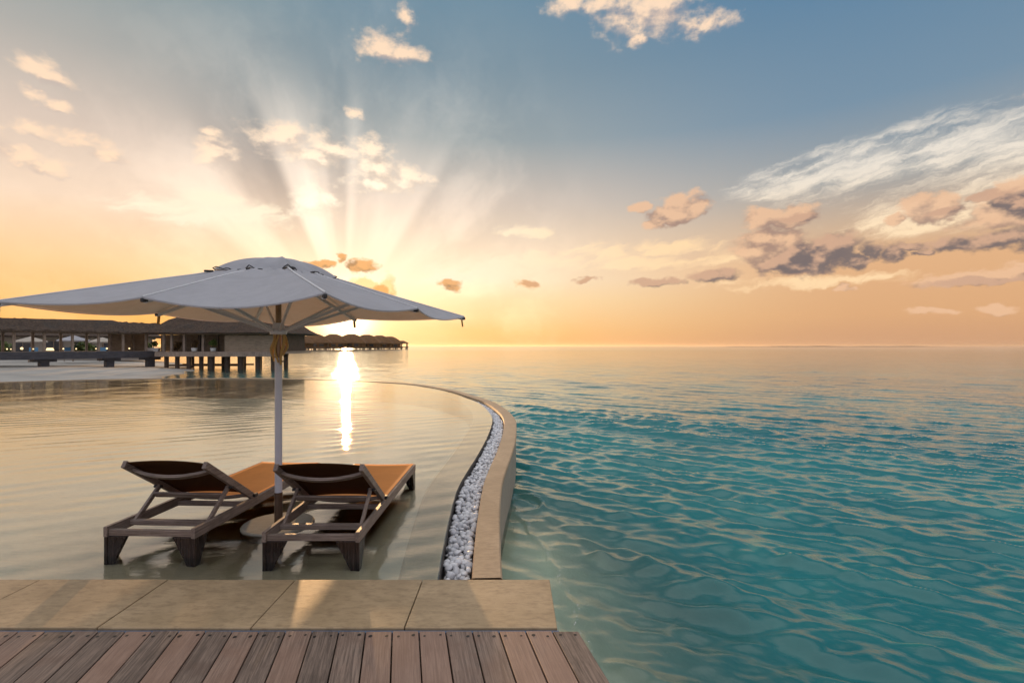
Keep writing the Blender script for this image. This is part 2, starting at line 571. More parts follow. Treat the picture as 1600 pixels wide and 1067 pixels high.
def m_stone(name, c0, c1, c2, rough=.45, sc=1.0, spec=.5):
    m, N = mat(name)
    P = geo(N)
    a = N.noise(P, 3.0 * sc, 6, .65)
    b = N.noise(N.scale(P, (1, 2.5, 1)), 14 * sc, 5, .7)
    c = N.noise(P, 160 * sc, 3, .7)
    col = N.mix(N.smooth(a, .3, .7), c0, c1)
    col = N.mix(N.math('MULTIPLY', N.smooth(b, .42, .72), .7), col, c2)
    st_ = N.noise(N.scale(P, (1, 1, 1), (4, 9, 2)), 1.3 * sc, 7, .7, .4)
    col = N.mix(N.math('MULTIPLY', N.smooth(st_, .52, .72), .4), col, tuple(k * .55 for k in c0))
    col = N.mix(N.math('MULTIPLY', N.smooth(c, .5, .8), .3), col, tuple(k * .5 for k in c0))
    rg = N.math('MULTIPLY_ADD', a, .3, rough - .15)
    h = N.math('ADD', N.math('MULTIPLY', b, .6), N.math('MULTIPLY', c, .4))
    principled(N, col, rg, spec, h, .35, .006)
    return m


M_stone = m_stone('sandstone', (.345, .24, .13), (.45, .32, .185), (.22, .15, .082), .58)
M_coping = m_stone('coping_stone', (.36, .25, .15), (.46, .33, .21), (.26, .18, .11), .55, 1.0, .35)
M_wall = m_stone('pool_wall_render', (.34, .28, .21), (.42, .35, .27), (.26, .21, .16), .6)
M_floor = m_stone('pool_floor_plaster', (.78, .69, .50), (.84, .76, .57), (.70, .62, .45), .6, .6, .1)
M_deep = m_stone('pool_deep_plaster', (.34, .42, .36), (.42, .50, .42), (.30, .38, .33), .6, .5, .1)
M_ledge = m_stone('pool_ledge_stone', (.60, .47, .28), (.68, .54, .34), (.52, .40, .24), .6, 1, .1)
M_disc = m_stone('base_concrete', (.34, .31, .25), (.42, .385, .315), (.28, .26, .21), .85, 1.0, .1)
m, N = mat('drain_metal'); principled(N, N.mix(N.noise(geo(N), 20), (.10, .13, .19, 1), (.19, .23, .31, 1)), .4, .5, metal=.4); M_drain = m
m, N = mat('channel_dark'); principled(N, (.035, .03, .028), .6); M_dark = m

m, N = mat('white_pebble')
r_ = N.node('ShaderNodeObjectInfo').outputs['Random']
isl_ = geo(N, 'Random Per Island')
rr = N.math('FRACT', N.math('ADD', r_, isl_))
pc = N.mix(rr, (.50, .50, .52, 1), (.84, .83, .83, 1))
pn = N.noise(geo(N), 60, 4)
principled(N, N.mix(N.math('MULTIPLY', N.smooth(pn, .4, .8), .35), pc, (.38, .36, .35, 1)), .45, .4, pn, .15, .003)
M_pebble = m


def m_fabric(name, c0, trans, tint, rough=.8, weave=420, spec=.15, sheen=0.0, wrinkle=.35):
    m, N = mat(name)
    P = objco(N)
    n1 = N.noise(P, 3.2, 7, .6, .8)
    n2 = N.noise(N.scale(P, (1, 1, 1)), weave, 2)
    n4 = N.noise(N.scale(P, (1, 3.5, 1)), 14, 4, .6)
    col = N.mix(N.math('MULTIPLY', N.smooth(n1, .35, .75), .4), c0, tuple(c * .68 for c in c0))
    col = N.mix(N.math('MULTIPLY', N.smooth(n4, .45, .75), .3), col, tuple(c * .7 for c in c0))
    p = principled(N, col, rough, spec, N.math('ADD', n1, N.math('MULTIPLY', n2, .12)), wrinkle, .02)
    p.inputs['Sheen Weight'].default_value = sheen
    if sheen:
        p.inputs['Sheen Tint'].default_value = (1, .6, .3, 1)
        p.inputs['Sheen Roughness'].default_value = .4
    t = N.node('ShaderNodeBsdfTranslucent')
    N.put(t.inputs[0], tint)
    mx = N.node('ShaderNodeMixShader')
    mx.inputs[0].default_value = trans
    N.l.new(p.outputs[0], mx.inputs[1]); N.l.new(t.outputs[0], mx.inputs[2]); N.l.new(mx.outputs[0], N.out.inputs[0])
    return m


M_canvas = m_fabric('white_canvas', (.45, .45, .475), .18, (.62, .42, .26), wrinkle=.6)
M_seam = m_fabric('seam_tape', (.74, .73, .72), .02, (.6, .5, .4))
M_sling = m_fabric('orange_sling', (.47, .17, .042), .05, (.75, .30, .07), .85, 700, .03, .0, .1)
M_sling_shade = m_fabric('shaded_sling', (.075, .034, .016), .03, (.4, .15, .04), .85, 700, .05, .0, .1)  # same sling cloth as the seat, the backrest's shade put into its colour
m, N = mat('white_powder_coat'); principled(N, N.mix(N.noise(objco(N), 9, 5), (.50, .49, .52, 1), (.66, .65, .67, 1)), .4, .5); M_white = m
m, N = mat('bronze_tube'); principled(N, N.mix(N.noise(N.scale(objco(N), (8, 8, 1)), 6, 4), (.05, .03, .02, 1), (.17, .10, .06, 1)), .3, .6, metal=.3); M_bronze = m
m, N = mat('varnished_pole'); principled(N, N.mix(N.noise(N.scale(objco(N), (12, 12, 1)), 8, 5), (.16, .08, .03, 1), (.38, .21, .08, 1)), .3, .6); M_varn = m
m, N = mat('yellow_rope'); wv = N.node('ShaderNodeTexWave'); wv.inputs['Scale'].default_value = 60; N.put(wv.inputs['Vector'], objco(N))
principled(N, N.mix(wv.outputs['Fac'], (.36, .20, .06, 1), (.62, .40, .14, 1)), .7, .3, wv.outputs['Fac'], .5, .003); M_rope = m
m, N = mat('dark_fitting'); principled(N, (.03, .026, .025), .45, .5, metal=.2); M_fit = m
m, N = mat('white_glaze'); principled(N, (.62, .60, .57), .3); M_pot = m


def m_thatch(name, c0, c1, c2):
    m, N = mat(name)
    P = geo(N)
    a = N.noise(N.scale(P, (3, 3, 9)), 2.2, 6, .7)
    b = N.noise(P, .9, 4, .6)
    c = N.noise(N.scale(P, (1, 1, 5)), 5, 3, .7)
    col = N.mix(N.smooth(a, .3, .7), c0, c1)
    col = N.mix(N.math('MULTIPLY', N.smooth(b, .5, .7), .5), col, c2)
    principled(N, col, .85, .2, N.math('ADD', a, c), .9, .08)
    return m


M_thatch = m_thatch('old_thatch', (.034, .024, .02), (.135, .092, .064), (.05, .052, .05))
M_thatch_far = m_thatch('brown_thatch', (.085, .042, .02), (.17, .09, .042), (.06, .03, .016))
m, N = mat('plaster'); principled(N, N.mix(N.noise(geo(N), 2, 4), (.36, .31, .25, 1), (.46, .40, .33, 1)), .8); M_plaster = m
m, N = mat('window_glass'); principled(N, (.03, .035, .04), .08, .6); M_glass = m
m, N = mat('leaf')
isl_ = geo(N, 'Random Per Island')
principled(N, N.mix(isl_, (.035, .06, .012, 1), (.13, .17, .03, 1)), .5, .4); M_leaf = m
m, N = mat('dry_leaf')
isl_ = geo(N, 'Random Per Island')
principled(N, N.mix(isl_, (.06, .032, .014, 1), (.15, .09, .03, 1)), .6, .3); M_dryleaf = m
m, N = mat('bark'); principled(N, (.07, .05, .035), .9); M_bark = m
m, N = mat('red_canvas'); principled(N, (.24, .07, .055), .8); M_red = m
m, N = mat('blue_cloth'); principled(N, (.06, .16, .26), .8); M_blue = m
m, N = mat('lamp_glow'); e_ = N.node('ShaderNodeEmission'); e_.inputs[0].default_value = (1, .72, .38, 1); e_.inputs[1].default_value = 1.8
N.l.new(e_.outputs[0], N.out.inputs[0]); M_glow = m

m, N = mat('beach_sand')
P_ = geo(N)
a_ = N.noise(N.scale(P_, (1, 1, 1)), .25, 6, .6)
b_ = N.noise(P_, 3, 5, .7)
wet = N.smooth(N.node('ShaderNodeSeparateXYZ').outputs[2], 0, 1)
sx_ = N.node('ShaderNodeSeparateXYZ'); N.put(sx_.inputs[0], P_)
col_ = N.mix(N.smooth(a_, .35, .65), (.32, .30, .27, 1), (.40, .375, .335, 1))
col_ = N.mix(N.smooth(sx_.outputs[2], SEA - .02, SEA + .10, 1, 0), col_, (.25, .22, .18, 1))
principled(N, col_, .8, .25, N.math('ADD', b_, a_), .5, .15)
M_sand = m
m, N = mat('sea_sand')
P_ = geo(N)
a_ = N.noise(N.scale(P_, (1, .6, 1)), 1.1, 6, .65)
principled(N, N.mix(N.smooth(a_, .3, .7), (.56, .51, .40, 1), (.74, .68, .54, 1)), .9, .1, a_, .4, .1)
M_seasand = m


# ---- water
def fresnel_water(N, body, normal, ior, rough, gcol=(1, 1, 1, 1)):
    f = N.node('ShaderNodeFresnel')
    f.inputs[0].default_value = ior
    g = N.node('ShaderNodeBsdfGlossy')
    N.put(g.inputs['Roughness'], rough)
    N.put(g.inputs['Color'], gcol)
    if normal is not None:
        N.l.new(normal, f.inputs['Normal'])
        N.l.new(normal, g.inputs['Normal'])
    mx = N.node('ShaderNodeMixShader')
    N.l.new(f.outputs[0], mx.inputs[0])
    N.l.new(body, mx.inputs[1])
    N.l.new(g.outputs[0], mx.inputs[2])
    N.l.new(mx.outputs[0], N.out.inputs[0])


m, N = mat('sea_water')
P_ = geo(N)
sepw = N.node('ShaderNodeSeparateXYZ'); N.put(sepw.inputs[0], P_)
dist = N.vmath('LENGTH', P_)
patch = N.noise(P_, .11, 4, .6)
patch2 = N.noise(P_, .55, 5, .65)
deep = N.mix(N.smooth(patch, .35, .68), (.004, .125, .128, 1), (.014, .20, .19, 1))
deep = N.mix(N.math('MULTIPLY', N.smooth(patch2, .48, .72), .5), deep, (.035, .22, .205, 1))
dif = N.node('ShaderNodeBsdfDiffuse'); N.put(dif.inputs[0], deep)
tr = N.node('ShaderNodeBsdfTransparent'); tr.inputs[0].default_value = (.80, .93, .88, 1)
att = N.node('ShaderNodeAttribute', attribute_name='shallow')
bx = N.node('ShaderNodeMixShader')
N.put(bx.inputs[0], N.math('MULTIPLY', att.outputs['Fac'], N.smooth(patch2, .2, .6, .75, 1.0)))
N.l.new(dif.outputs[0], bx.inputs[1]); N.l.new(tr.outputs[0], bx.inputs[2])
rp_ = N.node('ShaderNodeVectorRotate', rotation_type='Z_AXIS'); N.put(rp_.inputs['Vector'], P_); rp_.inputs['Angle'].default_value = math.radians(-40)
w1 = N.noise(N.scale(rp_.outputs[0], (1.5, .8, 1)), 4.5, 5, .6, .3)
w2 = N.noise(N.scale(rp_.outputs[0], (1.0, .6, 1), (9, 4, 0)), 1.1, 5, .62, .3)
w3 = N.noise(N.scale(rp_.outputs[0], (1.7, .8, 1), (3, 1, 0)), 11.0, 5, .65, .5)
bmp = N.node('ShaderNodeBump'); bmp.inputs['Strength'].default_value = 1.0
N.put(bmp.inputs['Distance'], N.smooth(dist, 6, 60, .013, .026))
N.put(bmp.inputs['Height'], N.math('ADD', N.math('MULTIPLY', w1, .6), N.math('ADD', N.math('MULTIPLY', w3, .30), N.math('MULTIPLY', w2, N.smooth(dist, 10, 60, .3, 1.6)))))
fresnel_water(N, bx.outputs[0], bmp.outputs[0], 1.43, N.smooth(dist, 15, 400, .04, .12))
M_sea = m

m, N = mat('pool_water')
P_ = geo(N)
w1 = N.noise(N.scale(P_, (.6, 1.6, 1)), 9.0, 4, .6, .5)
w2 = N.noise(N.scale(P_, (.5, 1.4, 1), (2, 5, 0)), 2.4, 3, .5)
bmp = N.node('ShaderNodeBump'); bmp.inputs['Strength'].default_value = 1.0; bmp.inputs['Distance'].default_value = .0040
N.put(bmp.inputs['Height'], N.math('ADD', N.math('MULTIPLY', w1, .55), N.math('MULTIPLY', w2, .5)))
tr = N.node('ShaderNodeBsdfTransparent'); tr.inputs[0].default_value = (.95, .985, .96, 1)
fresnel_water(N, tr.outputs[0], bmp.outputs[0], 1.9, .015)
M_pool = m

# ------------------------------------------------------------------ pool outline (measured plan, metres)
A_pts = np.array([(-.470, 2.9), (-.478, 3.2), (-.483, 3.43), (-.517, 3.94), (-.56, 4.76), (-.585, 5.65), (-.548, 6.49), (-.475, 7.63), (-.41, 9.26), (-.415, 11.1),
                  (-.60, 12.7), (-.935, 14.36), (-1.42, 15.8), (-2.05, 17.5), (-2.9, 19.2), (-3.95, 20.8), (-5.2, 22.0), (-6.9, 23.2),
                  (-8.7, 24.05), (-10.6, 24.55), (-12.5, 24.75), (-15, 24.7), (-18.4, 24.2), (-21.7, 22.2), (-24.5, 19.0), (-26, 15), (-26, 9), (-24, 2)])


def dense(pts, step=.06):
    p = np.vstack([2 * pts[0] - pts[1], pts, 2 * pts[-1] - pts[-2]])
    res = []
    for i in range(1, len(p) - 2):
        n = max(2, int(np.linalg.norm(p[i + 1] - p[i]) / step))
        for t in np.linspace(0, 1, n, endpoint=False):
            a, b, c, d = p[i - 1], p[i], p[i + 1], p[i + 2]
            res.append(.5 * ((2 * b) + (-a + c) * t + (2 * a - 5 * b + 4 * c - d) * t * t + (-a + 3 * b - 3 * c + d) * t ** 3))
    res.append(pts[-1])
    return np.array(res)


A = dense(A_pts)
tan = np.gradient(A, axis=0)
tan /= np.linalg.norm(tan, axis=1)[:, None]
nrm = np.stack([tan[:, 1], -tan[:, 0]], 1)        # outward (to the sea)
arc = np.concatenate([[0], np.cumsum(np.linalg.norm(np.diff(A, axis=0), axis=1))])
yk = np.where(np.arange(len(A)) < np.argmax(A[:, 1]), A[:, 1], 30)
w1_ = np.interp(yk, [2.9, 3.4, 5.5, 8, 10.5, 12.5, 14.5, 17, 19], [.215, .215, .265, .25, .235, .20, .15, .09, .06])
w2_ = np.interp(yk, [3.4, 4.8, 6.6, 8.3, 12, 16], [.205, .205, .22, .245, .25, .26])
Bc = A + nrm * w1_[:, None]
Cc = Bc + nrm * w2_[:, None]


def strip(name, profile, mat_, parent=None, sel=None, smooth=False):
    """profile: list of (array of xy, z) rings along the outline, swept into a closed band"""
    mb = MB()
    n = len(A)
    rng_ = range(n) if sel is None else sel
    k = len(profile)
    for i in rng_:
        for (xy, z) in profile:
            mb.v.append((xy[i, 0], xy[i, 1], z))
    L = len(list(rng_))
    for j in range(L - 1):
        for q in range(k):
            q2 = (q + 1) % k
            mb.f.append((j * k + q, j * k + q2, (j + 1) * k + q2, (j + 1) * k + q)); mb.m.append(0)
    return mb.build(name, mat_, parent, smooth=smooth)


ST0, ST1, ST_Z = 2.80, 3.38, .10          # the stone border between deck and pool
i0 = int(np.argmax(A[:, 1] > ST1 + .003))
sel_all = range(i0, len(A))
WATER = .062
edge = thing('pool_edge_wall', 'curved sand coloured stone wall with flat coping that bounds the infinity pool', 'wall', (0, 0, 0))
Ci = Cc - nrm * .012
strip('wall', [(Ci, .028), (Ci, -2.2), (Bc + nrm * .02, -2.2), (Bc + nrm * .02, .028)], M_wall, edge, sel_all)
strip('coping', [(Bc, .03), (Bc + nrm * .008, .082), (Cc - nrm * .012, .082), (Cc, .068), (Cc, .03)], M_coping, edge, sel_all, smooth=True)
strip('channel_floor', [(Bc + nrm * .01, -.10), (A - nrm * .012, -.10), (A - nrm * .012, -.12), (Bc + nrm * .01, -.12)], M_dark, edge, sel_all)
strip('channel_side', [(A + nrm * .006, .047), (A + nrm * .006, -.1), (A - nrm * .01, -.1), (A - nrm * .01, .047)], M_dark, edge, sel_all)
In = A - nrm * np.interp(yk, [3.4, 6, 9, 13, 30], [.27, .36, .42, .4, .35])[:, None]
strip('ledge', [(A - nrm * .011, .046), (A - nrm * .011, -.9), (In - nrm * .0, -.9), (In, .030), (In + nrm * .02, .046)], M_ledge, edge, sel_all)

# ---- pool floor and water
nr = 420
ys = np.concatenate([ST1 + .002 + (24.6 - ST1) * (np.linspace(0, 1, nr) ** 1.6), [24.72]])
half = int(np.argmax(A[:, 1]))
xr = np.interp(ys, A[:half, 1], A[:half, 0])
xl = np.interp(ys, A[half:][::-1, 1], A[half:][::-1, 0])
sc_ = np.linspace(0, 1, 560)[None, :] ** 1.0
SS = 1 - (1 - sc_) ** 1.5
Xp = xl[:, None] + (xr - xl)[:, None] * SS + .0
Yp = np.repeat(ys[:, None], 560, 1)


def waves(X, Y, comps, spacing=None):
    Z = np.zeros_like(X)
    for (lam, ang_, amp, ph) in comps:
        k = 2 * math.pi / lam
        w = 1.0 if spacing is None else np.clip((lam / spacing - 2.0) / 3.0, 0, 1)
        a = k * (X * math.cos(ang_) + Y * math.sin(ang_)) + ph
        Z += w * amp * np.sin(a)
    return Z


pc_ = []
for i in range(26):
    lam = .35 * (2.2 / .35) ** rng.random()
    an = math.radians(rng.normal(84, 24))
    pc_.append((lam, an, .0003 * lam ** .9, rng.random() * 6.28))
for i in range(6):
    pc_.append((rng.uniform(.3, .5), math.radians(rng.normal(118, 7)), .0006, rng.random() * 6.28))
Zp = WATER + waves(Xp, Yp, pc_)
pw = grid_mesh('pool_water', Xp, Yp, Zp, M_pool)
tag(pw, kind='structure')


def ground_poly(name, pts, z, mat_, kind='structure'):
    mb = MB()
    mb.add([(p[0], p[1], z) for p in pts], [tuple(range(len(pts)))])
    return tag(mb.build(name, mat_), kind=kind)


def y_of(line_y, inset=.02):
    return None


shelf_y = 8.4
lo = [(xl_, y_) for y_, xl_ in zip(ys[::30], xl[::30]) if y_ < shelf_y]
hi = [(xr_ - .02, y_) for y_, xr_ in zip(ys[::10], xr[::10]) if y_ < shelf_y]
fl = MB()
poly = [(hi[0][0], ST1 - .05)] + hi + [(hi[-1][0], shelf_y), (lo[-1][0], shelf_y)] + lo[::-1] + [(lo[0][0], ST1 - .05)]
fl.add([(p[0], p[1], 0) for p in poly], [tuple(range(len(poly)))])
fl.add([(-26, shelf_y, 0), (-.3, shelf_y, 0), (-.3, shelf_y + .35, -.16), (-26, shelf_y + .35, -.16)], [(0, 1, 2, 3)])
fl.add([(-26, shelf_y + .35, -.16), (-.3, shelf_y + .35, -.16), (-.3, 25, -.85), (-27, 25, -.85)], [(0, 1, 2, 3)])
tag(fl.build('pool_floor', M_floor), kind='structure')

# ------------------------------------------------------------------ stone border, drain and deck
sb_ = MB()
joints = [-9.6 + .822 * k for k in range(12)]
xs_ = [x for x in joints if x < .1]
xs_ = [-.575 - .82 * k for k in range(11)][::-1] + [.245]
for a, b in zip(xs_[:-1], xs_[1:]):
    z = ST_Z + rng.normal() * .0008
    sb_.box(a + .003, b - .003, ST0, ST1, ST_Z - .05, z)
tag(sb_.build('stone_border', M_stone, bevel=.004), kind='structure')
bs = MB(); bs.box(-10, .21, 2.72, ST1 - .012, -2.2, ST_Z - .052)
o = tag(bs.build('border_foundation', M_wall), kind='structure')
dr = MB(); dr.box(-9.5, .25, 2.772, 2.797, .03, .088)
tag(dr.build('drain_strip', M_drain), kind='structure')

dv = Vector((-(800 - 628) / FPX, 1.0)).normalized()      # direction of the boards, seen from above
deck = MB()
pitch = .1405
DK1 = 2.768
xe = .352
k = 0
while xe - pitch * k > -5.5:
    xa = xe - pitch * k - .0035
    xb = xe - pitch * (k + 1) + .0035
    z1 = .100 + random.uniform(-.0015, .0015)
    Lb = 4.2
    y1 = DK1 + random.uniform(-.003, .001)
    p = [(xb - dv.x * Lb, y1 - dv.y * Lb), (xa - dv.x * Lb, y1 - dv.y * Lb), (xa, y1), (xb, y1)]
    deck.hexa([(q[0], q[1], z1 - .028) for q in p] + [(q[0], q[1], z1) for q in p])
    for back in (.045, .62, 1.22):
        if back > .1 and random.random() < .35:
            continue
        for f in (.2, .8):
            cx = xb + (xa - xb) * (f + random.uniform(-.05, .05)) - dv.x * back
            cy = y1 - dv.y * (back + random.uniform(-.012, .012))
            n0 = len(deck.v)
            r = random.uniform(.0065, .0105)
            deck.add([(cx + r * math.cos(t * math.pi / 4), cy + r * 1.2 * math.sin(t * math.pi / 4), z1 + .0012) for t in range(8)], [tuple(range(8))], 1)
    k += 1
dk = deck.build('wooden_deck', [M_deck, M_screw], bevel=.003)
tag(dk, kind='structure')
fr = MB()
pa = Vector((xe - .02, DK1 - .02)); 
for q, z0, z1 in ((0, -.12, .07),):
    fr.beam((xe - .04, DK1 - .1, -.03), (xe - .04 - dv.x * 3.5, DK1 - .1 - dv.y * 3.5, -.03), .06, .19)
for q in range(3):
    yy = DK1 - .2 - .62 * q
    fr.beam((xe - .06 - dv.x * (.2 + .62 * q), yy, -.02), (-5.5, yy, -.02), .06, .17)
tag(fr.build('deck_joists', M_pile), kind='structure')

# ------------------------------------------------------------------ pebbles in the channel
def pebble_mesh(seed):
    r_ = np.random.default_rng(seed)
    bm = bmesh.new()
    bmesh.ops.create_icosphere(bm, subdivisions=3, radius=1)
    sx, sy, sz = r_.uniform(.85, 1.25), r_.uniform(.75, 1.0), r_.uniform(.55, .8)
    ph = r_.uniform(0, 6, 6)
    for v in bm.verts:
        c = v.co.copy()
        k = 1 + .09 * math.sin(2.1 * c.x + ph[0]) + .08 * math.sin(2.6 * c.y + ph[1]) + .05 * math.sin(3.4 * c.z + 2 * c.x + ph[2])
        v.co = Vector((c.x * sx * k, c.y * sy * k, c.z * sz * k))
    me = bpy.data.meshes.new('pebble')
    bm.to_mesh(me)
    bm.free()
    me.polygons.foreach_set('use_smooth', [True] * len(me.polygons))
    me.materials.append(M_pebble)
    return me


peb = [pebble_mesh(s) for s in range(8)]
spots = []
cell = {}
# walk along the channel, dart throwing
Lmax = arc[int(np.argmax(A[:, 1] > 16.0))]
L0 = arc[i0]
for layer, (zc, dens, md) in enumerate(((-.035, 30000, .040), (-.002, 26000, .043))):
    cell = {}
    for t in range(dens):
        s = L0 + .01 + (Lmax - L0) * rng.random()
        wv_ = np.interp(s, arc, w1_)
        u = .03 + (wv_ - .055) * rng.random()
        x = np.interp(s, arc, A[:, 0]) + np.interp(s, arc, nrm[:, 0]) * u
        y = np.interp(s, arc, A[:, 1]) + np.interp(s, arc, nrm[:, 1]) * u
        if y < ST1 + .02:
            continue
        kx, ky = int(math.floor(x / .05)), int(math.floor(y / .05))
        ok = True
        for a in (-1, 0, 1):
            for b in (-1, 0, 1):
                for (px_, py_) in cell.get((kx + a, ky + b), ()):
                    if (px_ - x) ** 2 + (py_ - y) ** 2 < md * md * 1.1:
                        ok = False
        if not ok:
            continue
        cell.setdefault((kx, ky), []).append((x, y))
        spots.append((x, y, zc + rng.normal() * .006, rng.uniform(.017, .035)))
spots.sort(key=lambda q: (q[1] - (.45 if q[2] > -.02 else 0)))
near_p, far_p = spots[:300], spots[300:]
for (x, y, z, r) in near_p:
    o = bpy.data.objects.new('pebble', peb[int(rng.integers(8))])
    COL.objects.link(o)
    o.location = (x, y, z)
    o.rotation_euler = (rng.normal() * .35, rng.normal() * .35, rng.random() * 6.28)
    o.scale = (r, r, r)
    tag(o, 'smooth whitish pebble lying in the channel between pool and coping', 'pebble', 'white pebbles in the overflow channel')
vs, fs = [], []
base_v = [np.array([v.co[:] for v in p.vertices]) for p in peb]
low = []
for sd in range(6):
    bm = bmesh.new(); bmesh.ops.create_icosphere(bm, subdivisions=2, radius=1)
    low.append((np.array([v.co[:] for v in bm.verts]) * np.random.default_rng(sd).uniform([.9, .75, .6], [1.2, 1, .8]), [tuple(v.index for v in f.verts) for f in bm.faces]))
    bm.free()
pm = MB()
for (x, y, z, r) in far_p:
    v, f = low[int(rng.integers(6))]
    a = rng.random() * 6.28
    Rm = np.array([[math.cos(a), -math.sin(a), 0], [math.sin(a), math.cos(a), 0], [0, 0, 1]])
    pm.add((v * r) @ Rm.T + np.array([x, y, z]), f)
pmo = pm.build('pebbles', M_pebble, smooth='all')
tag(pmo, 'bed of small white pebbles filling the rest of the overflow channel', 'pebbles', kind='stuff')


# ------------------------------------------------------------------ sea
sea_comps, ridge_comps = [], []
for i in range(30):
    lam = rng.uniform(.11, .45)
    sea_comps.append((lam, math.radians(rng.normal(54, 30)), .0062 * lam, rng.random() * 6.28))
for i in range(44):
    lam = .2 * (2.0 / .2) ** rng.random()
    an = math.radians(rng.normal(50, 13 if lam < 1 else 20))
    sea_comps.append((lam, an, .0078 * lam * min(1.15, (.55 / lam) ** .75) * rng.uniform(.5, 1.2), rng.random() * 6.28))
for i in range(14):
    lam = rng.uniform(4, 14)
    sea_comps.append((lam, math.radians(rng.normal(60, 18)), 0.0008 * lam, rng.random() * 6.28))
nr, nc = 1150, 980
yr = 1.0 * (420 / 1.0) ** np.linspace(0, 1, nr)
tx = np.linspace(-1.55, 1.75, nc)
Ys = np.repeat(yr[:, None], nc, 1)
Xs = Ys * tx[None, :] + 0.0
sp = np.maximum(np.gradient(yr)[:, None] * np.ones((1, nc)), (yr * (tx[1] - tx[0]))[:, None])
Zs = waves(Xs, Ys, sea_comps, sp)
Zs *= np.interp(np.hypot(Xs, Ys), [4, 9, 20, 60, 200], [1.0, 1.0, .74, .42, .36])
# sharpen the crests a little
Zs = Zs + np.clip(Zs, 0, .10) ** 2 * 9.0 - np.clip(-Zs, 0, .10) ** 2 * 2.0
# small reflected wavelets running off the wall
cx_, cy_ = .02, 7.3
rr_ = np.hypot(Xs - cx_, Ys - cy_)
Zs += .05 * np.exp(-((rr_ - .42) / .04) ** 2) * (Xs > .0)
lx = np.interp(Ys, [2.6, 3.2, 4.4, 5.4, 6.4, 7.0], [.62, .52, .52, .40, .18, .05])
Zs += .045 * np.exp(-((Xs - lx - .02 * np.sin(Ys * 9)) / .035) ** 2) * np.clip((7.0 - Ys) * 2, 0, 1) * np.clip((Ys - 2.2) * 2, 0, 1)
calm = np.clip((Xs - lx + .1) / .5, .35, 1)
calm = np.where((Ys < 7.2) & (Xs < 1.5), calm, 1)
Zs *= calm
wall_x = np.interp(yr, Cc[:half, 1], Cc[:half, 0])[:, None]
dwall = np.hypot(np.clip(Xs - wall_x, 0, None), 0)
shallow = 1.1 * np.exp(-(np.clip(Xs - wall_x - .35, 0, None) / 1.15) ** 1.3) * np.clip((9.5 - Ys) / 4, 0, 1)
shallow = np.clip(shallow, 0, 1)
# near the beach the water is thin too
bd = np.hypot((Xs + 30) / 11, (Ys - 44) / 16)
shallow = np.maximum(shallow, np.clip(1.25 - bd, 0, .8))
cy2 = .5 * (Ys[:-1, :-1] + Ys[1:, 1:]); cx2 = .5 * (Xs[:-1, :-1] + Xs[1:, 1:])
inside = (cy2 < 24.6) & (cx2 > np.interp(cy2, A[half:][::-1, 1], A[half:][::-1, 0]) + .2) & (cx2 < np.interp(cy2, A[:half, 1], A[:half, 0]))
inside |= (cy2 < 3.3) & (cx2 < .1) | ((cy2 < 9) & (cx2 < -8))
sea = grid_mesh('sea_water', Xs, Ys, SEA + Zs, M_sea, ~inside, {'shallow': shallow})
tag(sea, kind='structure')
# outer sea: beyond the waved sheet, and the sides
ofs = MB()
yo = np.array([420, 800, 1500, 3000, 6000, 12000, 20000.])
for y0, y1 in zip(yo[:-1], yo[1:]):
    z = SEA
    ofs.add([(-1.55 * y0, y0, z), (1.75 * y0, y0, z), (1.75 * y1, y1, z), (-1.55 * y1, y1, z)], [(0, 1, 2, 3)])
ofs.add([(1.75, 1, SEA), (20, -15, SEA), (35000, -100, SEA), (35000, 20000, SEA)], [(0, 1, 2, 3)])
tag(ofs.build('sea', M_sea), kind='structure')
def foam_line(name, pts, wid, label):
    mb = MB()
    for i in range(len(pts) - 1):
        if math.sin(i * .37) + math.sin(i * .91 + 1) + random.uniform(-.6, .6) < -.5:
            continue
        p, q = Vector(pts[i]), Vector(pts[i + 1])
        d = (q - p).normalized()
        n_ = Vector((-d.y, d.x, 0))
        for k in range(1 if i % 3 == 0 else 0):
            c = p.lerp(q, random.random()) + n_ * random.gauss(0, wid)
            r = random.uniform(.002, .006)
            st = random.uniform(1.2, 3.2)
            mb.add([c + d * r * st, c + n_ * r, c - d * r * st, c - n_ * r, c + Vector((0, 0, r * .5))], [(0, 1, 4), (1, 2, 4), (2, 3, 4), (3, 0, 4)])
    tag(mb.build(name, M_foam, smooth='all'), label, 'foam', kind='stuff')


m, N = mat('foam'); principled(N, (.5, .5, .47), .5); M_foam = m
yy_ = np.linspace(2.7, 6.9, 520)
lxx = np.interp(yy_, [2.6, 3.2, 4.4, 5.4, 6.4, 7.0], [.62, .52, .52, .40, .18, .05])
foam_line('sea_foam', [(x + .02 * math.sin(y * 9), y, SEA + .038) for x, y in zip(lxx, yy_)], .018, 'thin line of sea foam curling off the pool wall')
foam_line('sea_foam', [(cx_ + .42 * math.cos(t), cy_ + .42 * math.sin(t), SEA + .05) for t in np.linspace(-1.5, 1.3, 200)], .012, 'small curved ripple of foam spreading from the pool wall')
# seabed
gx, gy = np.meshgrid(np.linspace(-60, 40, 140), np.linspace(-2, 90, 120))
gz = SEA - .06 - .30 * np.clip(gx - .1, 0, 5) - .02 * np.clip(gx - 5, 0, None) + .06 * np.sin(gx * 1.1 + gy * .4) * np.sin(gy * .8) - .0
gz = np.where(gx < -8, SEA - .35, gz)
tag(grid_mesh('seabed', gx, gy, gz - .05, M_seasand), kind='structure')

